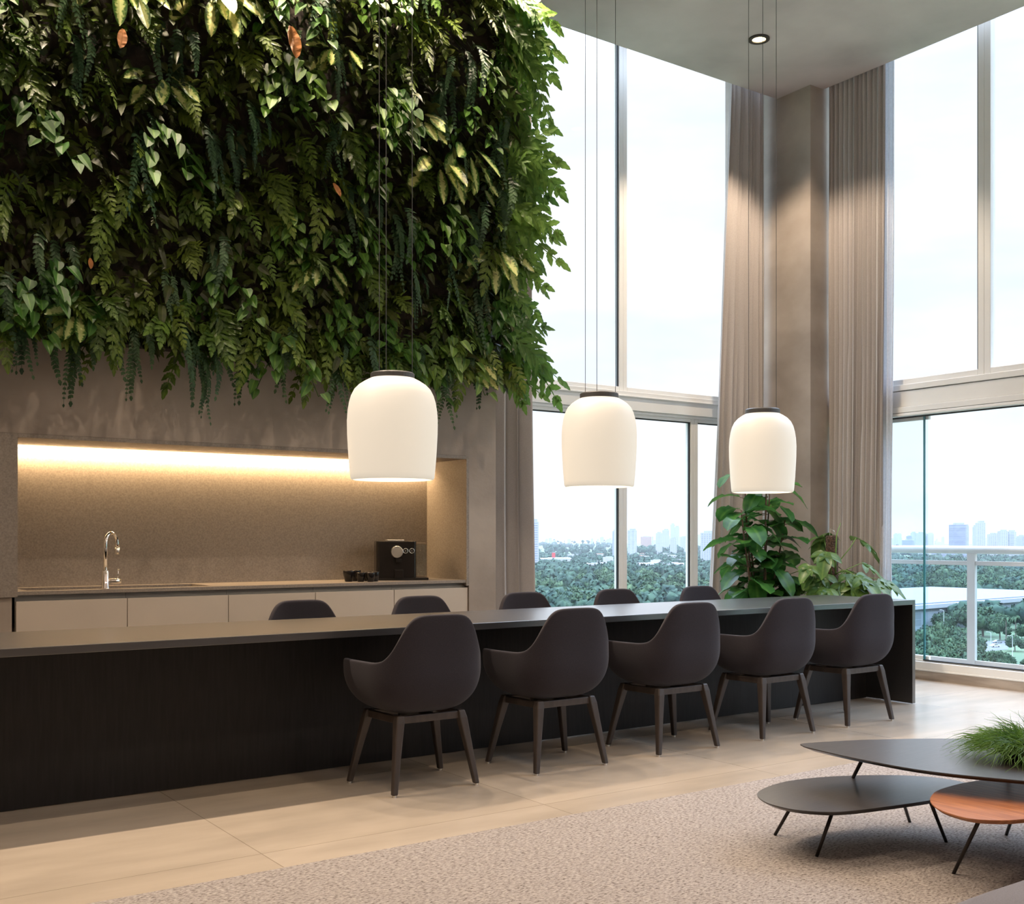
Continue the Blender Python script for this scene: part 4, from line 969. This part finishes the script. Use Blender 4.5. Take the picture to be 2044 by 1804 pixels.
tower(1336, 1352, 1075, 1116, 'facade_white', 'stepped white tower in front of the skyline cluster', None)
tower(1358, 1370, 1072, 1110, 'facade_white', 'white tower at the right of the skyline cluster', None)
tower(1369, 1378, 1064, 1112, 'facade_pale', 'grey tower edge beside the second mullion', None)
tower(1399, 1426, 1063, 1135, 'facade_white', 'broad white tower seen through the narrow pane beside the flared curtain', None)
for px0, px1, yt, yb, mt, lab in ((1784, 1792, 1066, 1100, 'facade_white', 'slim white tower next to the sheer curtain'), (1800, 1826, 1078, 1104, 'facade_glass', 'low glassy office block left of the glass edge'), (1809, 1820, 1070, 1103, 'facade_glass', 'grey-topped block behind the low glassy office'), (1818, 1828, 1063, 1102, 'facade_pale', 'pale grey slab left of the glass edge'), (1829, 1848, 1064, 1106, 'facade_white', 'white tower cut by the glass edge'), (1849, 1864, 1065, 1106, 'facade_white', 'white windowed tower right of the glass edge'), (1896, 1927, 1047, 1119, 'facade_glass', 'big grey glass-banded office tower'), (1927, 1934, 1050, 1117, 'facade_pale', 'narrow pale wing beside the big glass tower'), (1941, 1949, 1051, 1116, 'facade_pale', 'narrow grey tower left of the tallest right-hand tower'), (1948, 1966, 1043, 1118, 'facade_white', 'tallest white tower with a dark green top'), (1972, 1994, 1066, 1120, 'facade_white', 'broad white apartment block right of the tallest tower'), (1992, 2011, 1060, 1121, 'facade_white', 'white apartment block with a small mast'), (2009, 2028, 1061, 1121, 'facade_balcony', 'white block with balcony bands near the frame edge'), (2030, 2048, 1070, 1118, 'facade_pale', 'pale low block at the frame edge'), (1861, 1894, 1098, 1118, 'facade_glass', 'low banded office block below the handrail, left'), (1898, 1936, 1104, 1120, 'facade_glass', 'low banded office block below the handrail, right')):
    tower(px0, px1, yt, yb, mt, lab, None)
rg = random.Random(3)
for i in range(46):
    px = rg.uniform(1775, 2075); tower(px, px+rg.uniform(4, 9), rg.uniform(1063, 1084), rg.uniform(1086, 1093), rg.choice(('facade_white', 'facade_pale')), 'faint small tower on the far horizon beyond the right-hand window', R_)
for i in range(22):
    px = rg.uniform(1275, 1440); tower(px, px+rg.uniform(3, 7), rg.uniform(1066, 1080), rg.uniform(1086, 1094), rg.choice(('facade_white', 'facade_pale')), 'faint small tower on the far horizon beyond the left-hand window', L_g)
for i in range(16):
    px = rg.uniform(1060, 1235); tower(px, px+rg.uniform(3, 9), rg.uniform(1072, 1080), rg.uniform(1084, 1090), 'facade_pale', 'faint low block on the far horizon beyond the left-hand window', 'faint low blocks beyond the left-hand window')
for i in range(44):
    px = rg.uniform(1075, 1390); py = rg.uniform(1112, 1142); p = gpt(px, py); s = rg.uniform(8, 26)
    red = rg.random() < .25
    t = thing('low_house', ('red-tiled' if red else 'white flat-roofed')+' low house among the distant trees beyond the left-hand window', 'house', (*p, ZG), rg.uniform(0, 1.5), ('red-tiled' if red else 'white')+' low houses among the distant trees')
    h_ = rg.uniform(9, 17); MB().box(-s/2, -5, 0, s/2, 5, h_).build('walls', 'white_wall', t, world=False)
    MB().box(-s/2-.4, -5.4, h_, s/2+.4, 5.4, h_+1).build('roof', 'roof_tile' if red else 'roof_white', t, world=False)
for px0, px1, yt, yb, lab in ((1073, 1145, 1114, 1138, 'long white shed roof beside the red sign'), (1158, 1236, 1124, 1148, 'pale flat-roofed sheds left of the mullion'), (1262, 1372, 1124, 1150, 'long white low building right of the mullion'), (1297, 1322, 1118, 1148, 'small white block on the long low building'), (1202, 1226, 1112, 1146, 'grey box building beside the mullion'), (1290, 1315, 1180, 1215, 'small white house among the near park trees')):
    d_ = (ZC-ZG)*FP/(yb-HY); tower(px0, px1, yt, yb, 'white_wall', lab, None, cap=1, rot=0, name='low_building')
t = tower(1101, 1109, 1103, 1138, 'red_sign', 'small red and white sign pylon above the distant roofs', None, cap=.5, rot=0, name='sign_pylon')
# car park, cars, street lamps, palms
pk = [at(1958, 1300, ZG+.05), at(2012, 1296, ZG+.05), at(2012, 1278, ZG+.05), at(1958, 1280, ZG+.05)]
struct(MB().prism(pk, ZG+.02, ZG+.06).build('trim_5', 'asphalt'))
def car(px, py, mat, lab, rz):
    p = at(px, py, ZG+.1); t = thing('car', lab, 'car', (*p, ZG+.06), rz)
    prof = [(-2.2, .35), (-2.25, .75), (-1.9, .95), (-1.2, 1.02), (-.7, 1.45), (.7, 1.48), (1.35, 1.0), (2.1, .85), (2.25, .5), (2.2, .35)]
    v = [(x, -.85, z) for x, z in prof]+[(x, .85, z) for x, z in prof]; n = len(prof)
    MB().add(v, [tuple(range(n)), tuple(range(2*n-1, n-1, -1))]+[(i, (i+1) % n, n+(i+1) % n, n+i) for i in range(n)]).build('body', mat, t, world=False, bevel=.05)
    MB().add([(x, y, z) for y in (-.87, .87) for x, z in ((-1.1, 1.02), (-.65, 1.38), (.65, 1.40), (1.15, 1.02))], [(0, 1, 2, 3), (7, 6, 5, 4)]).build('windows', 'car_glass', t, world=False)
    for wx in (-1.35, 1.4):
        for wy in (-.8, .8): MB().tube([(wx, wy-.1, .33), (wx, wy+.1, .33)], .33, 14).build('wheel', 'tyre', t, world=False)
hd = ANG-PI/2
car(1991, 1283, 'car_silver', 'silver car in the car park, the farther one', hd+.2); car(1986, 1291, 'car_white', 'white car in the car park, the nearer one', hd+.2)
def lamp(px, py, h_, lab):
    p = at(px, py, ZG); t = thing('street_lamp', lab, 'street lamp', (*p, ZG), hd, 'street lamps around the car park')
    MB().tube([(0, 0, 0), (0, 0, h_)], [.16, .09], 8).build('pole', 'rail', t, world=False)
    MB().tube([(0, 0, h_-.4), (-.6, 0, h_+.2), (-1.7, 0, h_+.3)], .09, 6).box(-2.2, -.2, h_+.2, -1.2, .2, h_+.4).build('lamp_head', 'rail', t, world=False)
lamp(1978, 1300, 8.5, 'white street lamp left of the parked cars'); lamp(2021, 1312, 9, 'white street lamp right of the parked cars'); lamp(1884, 1268, 13, 'tall white street lamp before the long white hall')
def palm(px, py, h_, lab):
    p = at(px, py, ZG); t = thing('palm_tree', lab, 'palm tree', (*p, ZG)); MB().tube([(0, 0, 0), (.2, 0, h_)], [.3, .2], 8).build('trunk', 'trunk', t, world=False)
    m = MB(); r2 = random.Random(px)
    for k in range(16):
        a = k*.4; el = r2.uniform(-.1, .9); frond(m, (.2, 0, h_), (math.cos(a)*math.cos(el), math.sin(a)*math.cos(el), math.sin(el)), (0, 0, 1), 4.2, 10, 1.0, 1.0, r2, .3)
    m.build('crown', 'tree_leaf', t, world=False)
palm(2008, 1282, 12.5, 'palm tree with a bushy head before the white hall'); palm(2027, 1276, 11.5, 'slim palm tree nearest the right frame edge')
# thin haze over the city
def haze():
    m = D.materials.new('haze'); m.use_nodes = True; nt = m.node_tree; N = nt.nodes; L = nt.links; N.remove(N['Principled BSDF'])
    v = N.new('ShaderNodeVolumeScatter'); v.inputs['Color'].default_value = (.86, .93, 1.0, 1); v.inputs['Density'].default_value = .00006; v.inputs['Anisotropy'].default_value = .2
    L.new(v.outputs[0], N['Material Output'].inputs['Volume']); MATS['haze'] = m
    pts = []
    for px, r in ((700, 300), (2300, 300), (2300, 5200), (700, 5200)):
        t = (px-CX)/FP; pts.append((r*(CA+SA*t), r*(SA-CA*t)))
    o = MB().prism(pts, ZG+.5, 75).build('haze', 'haze'); tag(o, 'thin bluish haze hanging over the distant city', 'haze', kind='stuff')
haze()
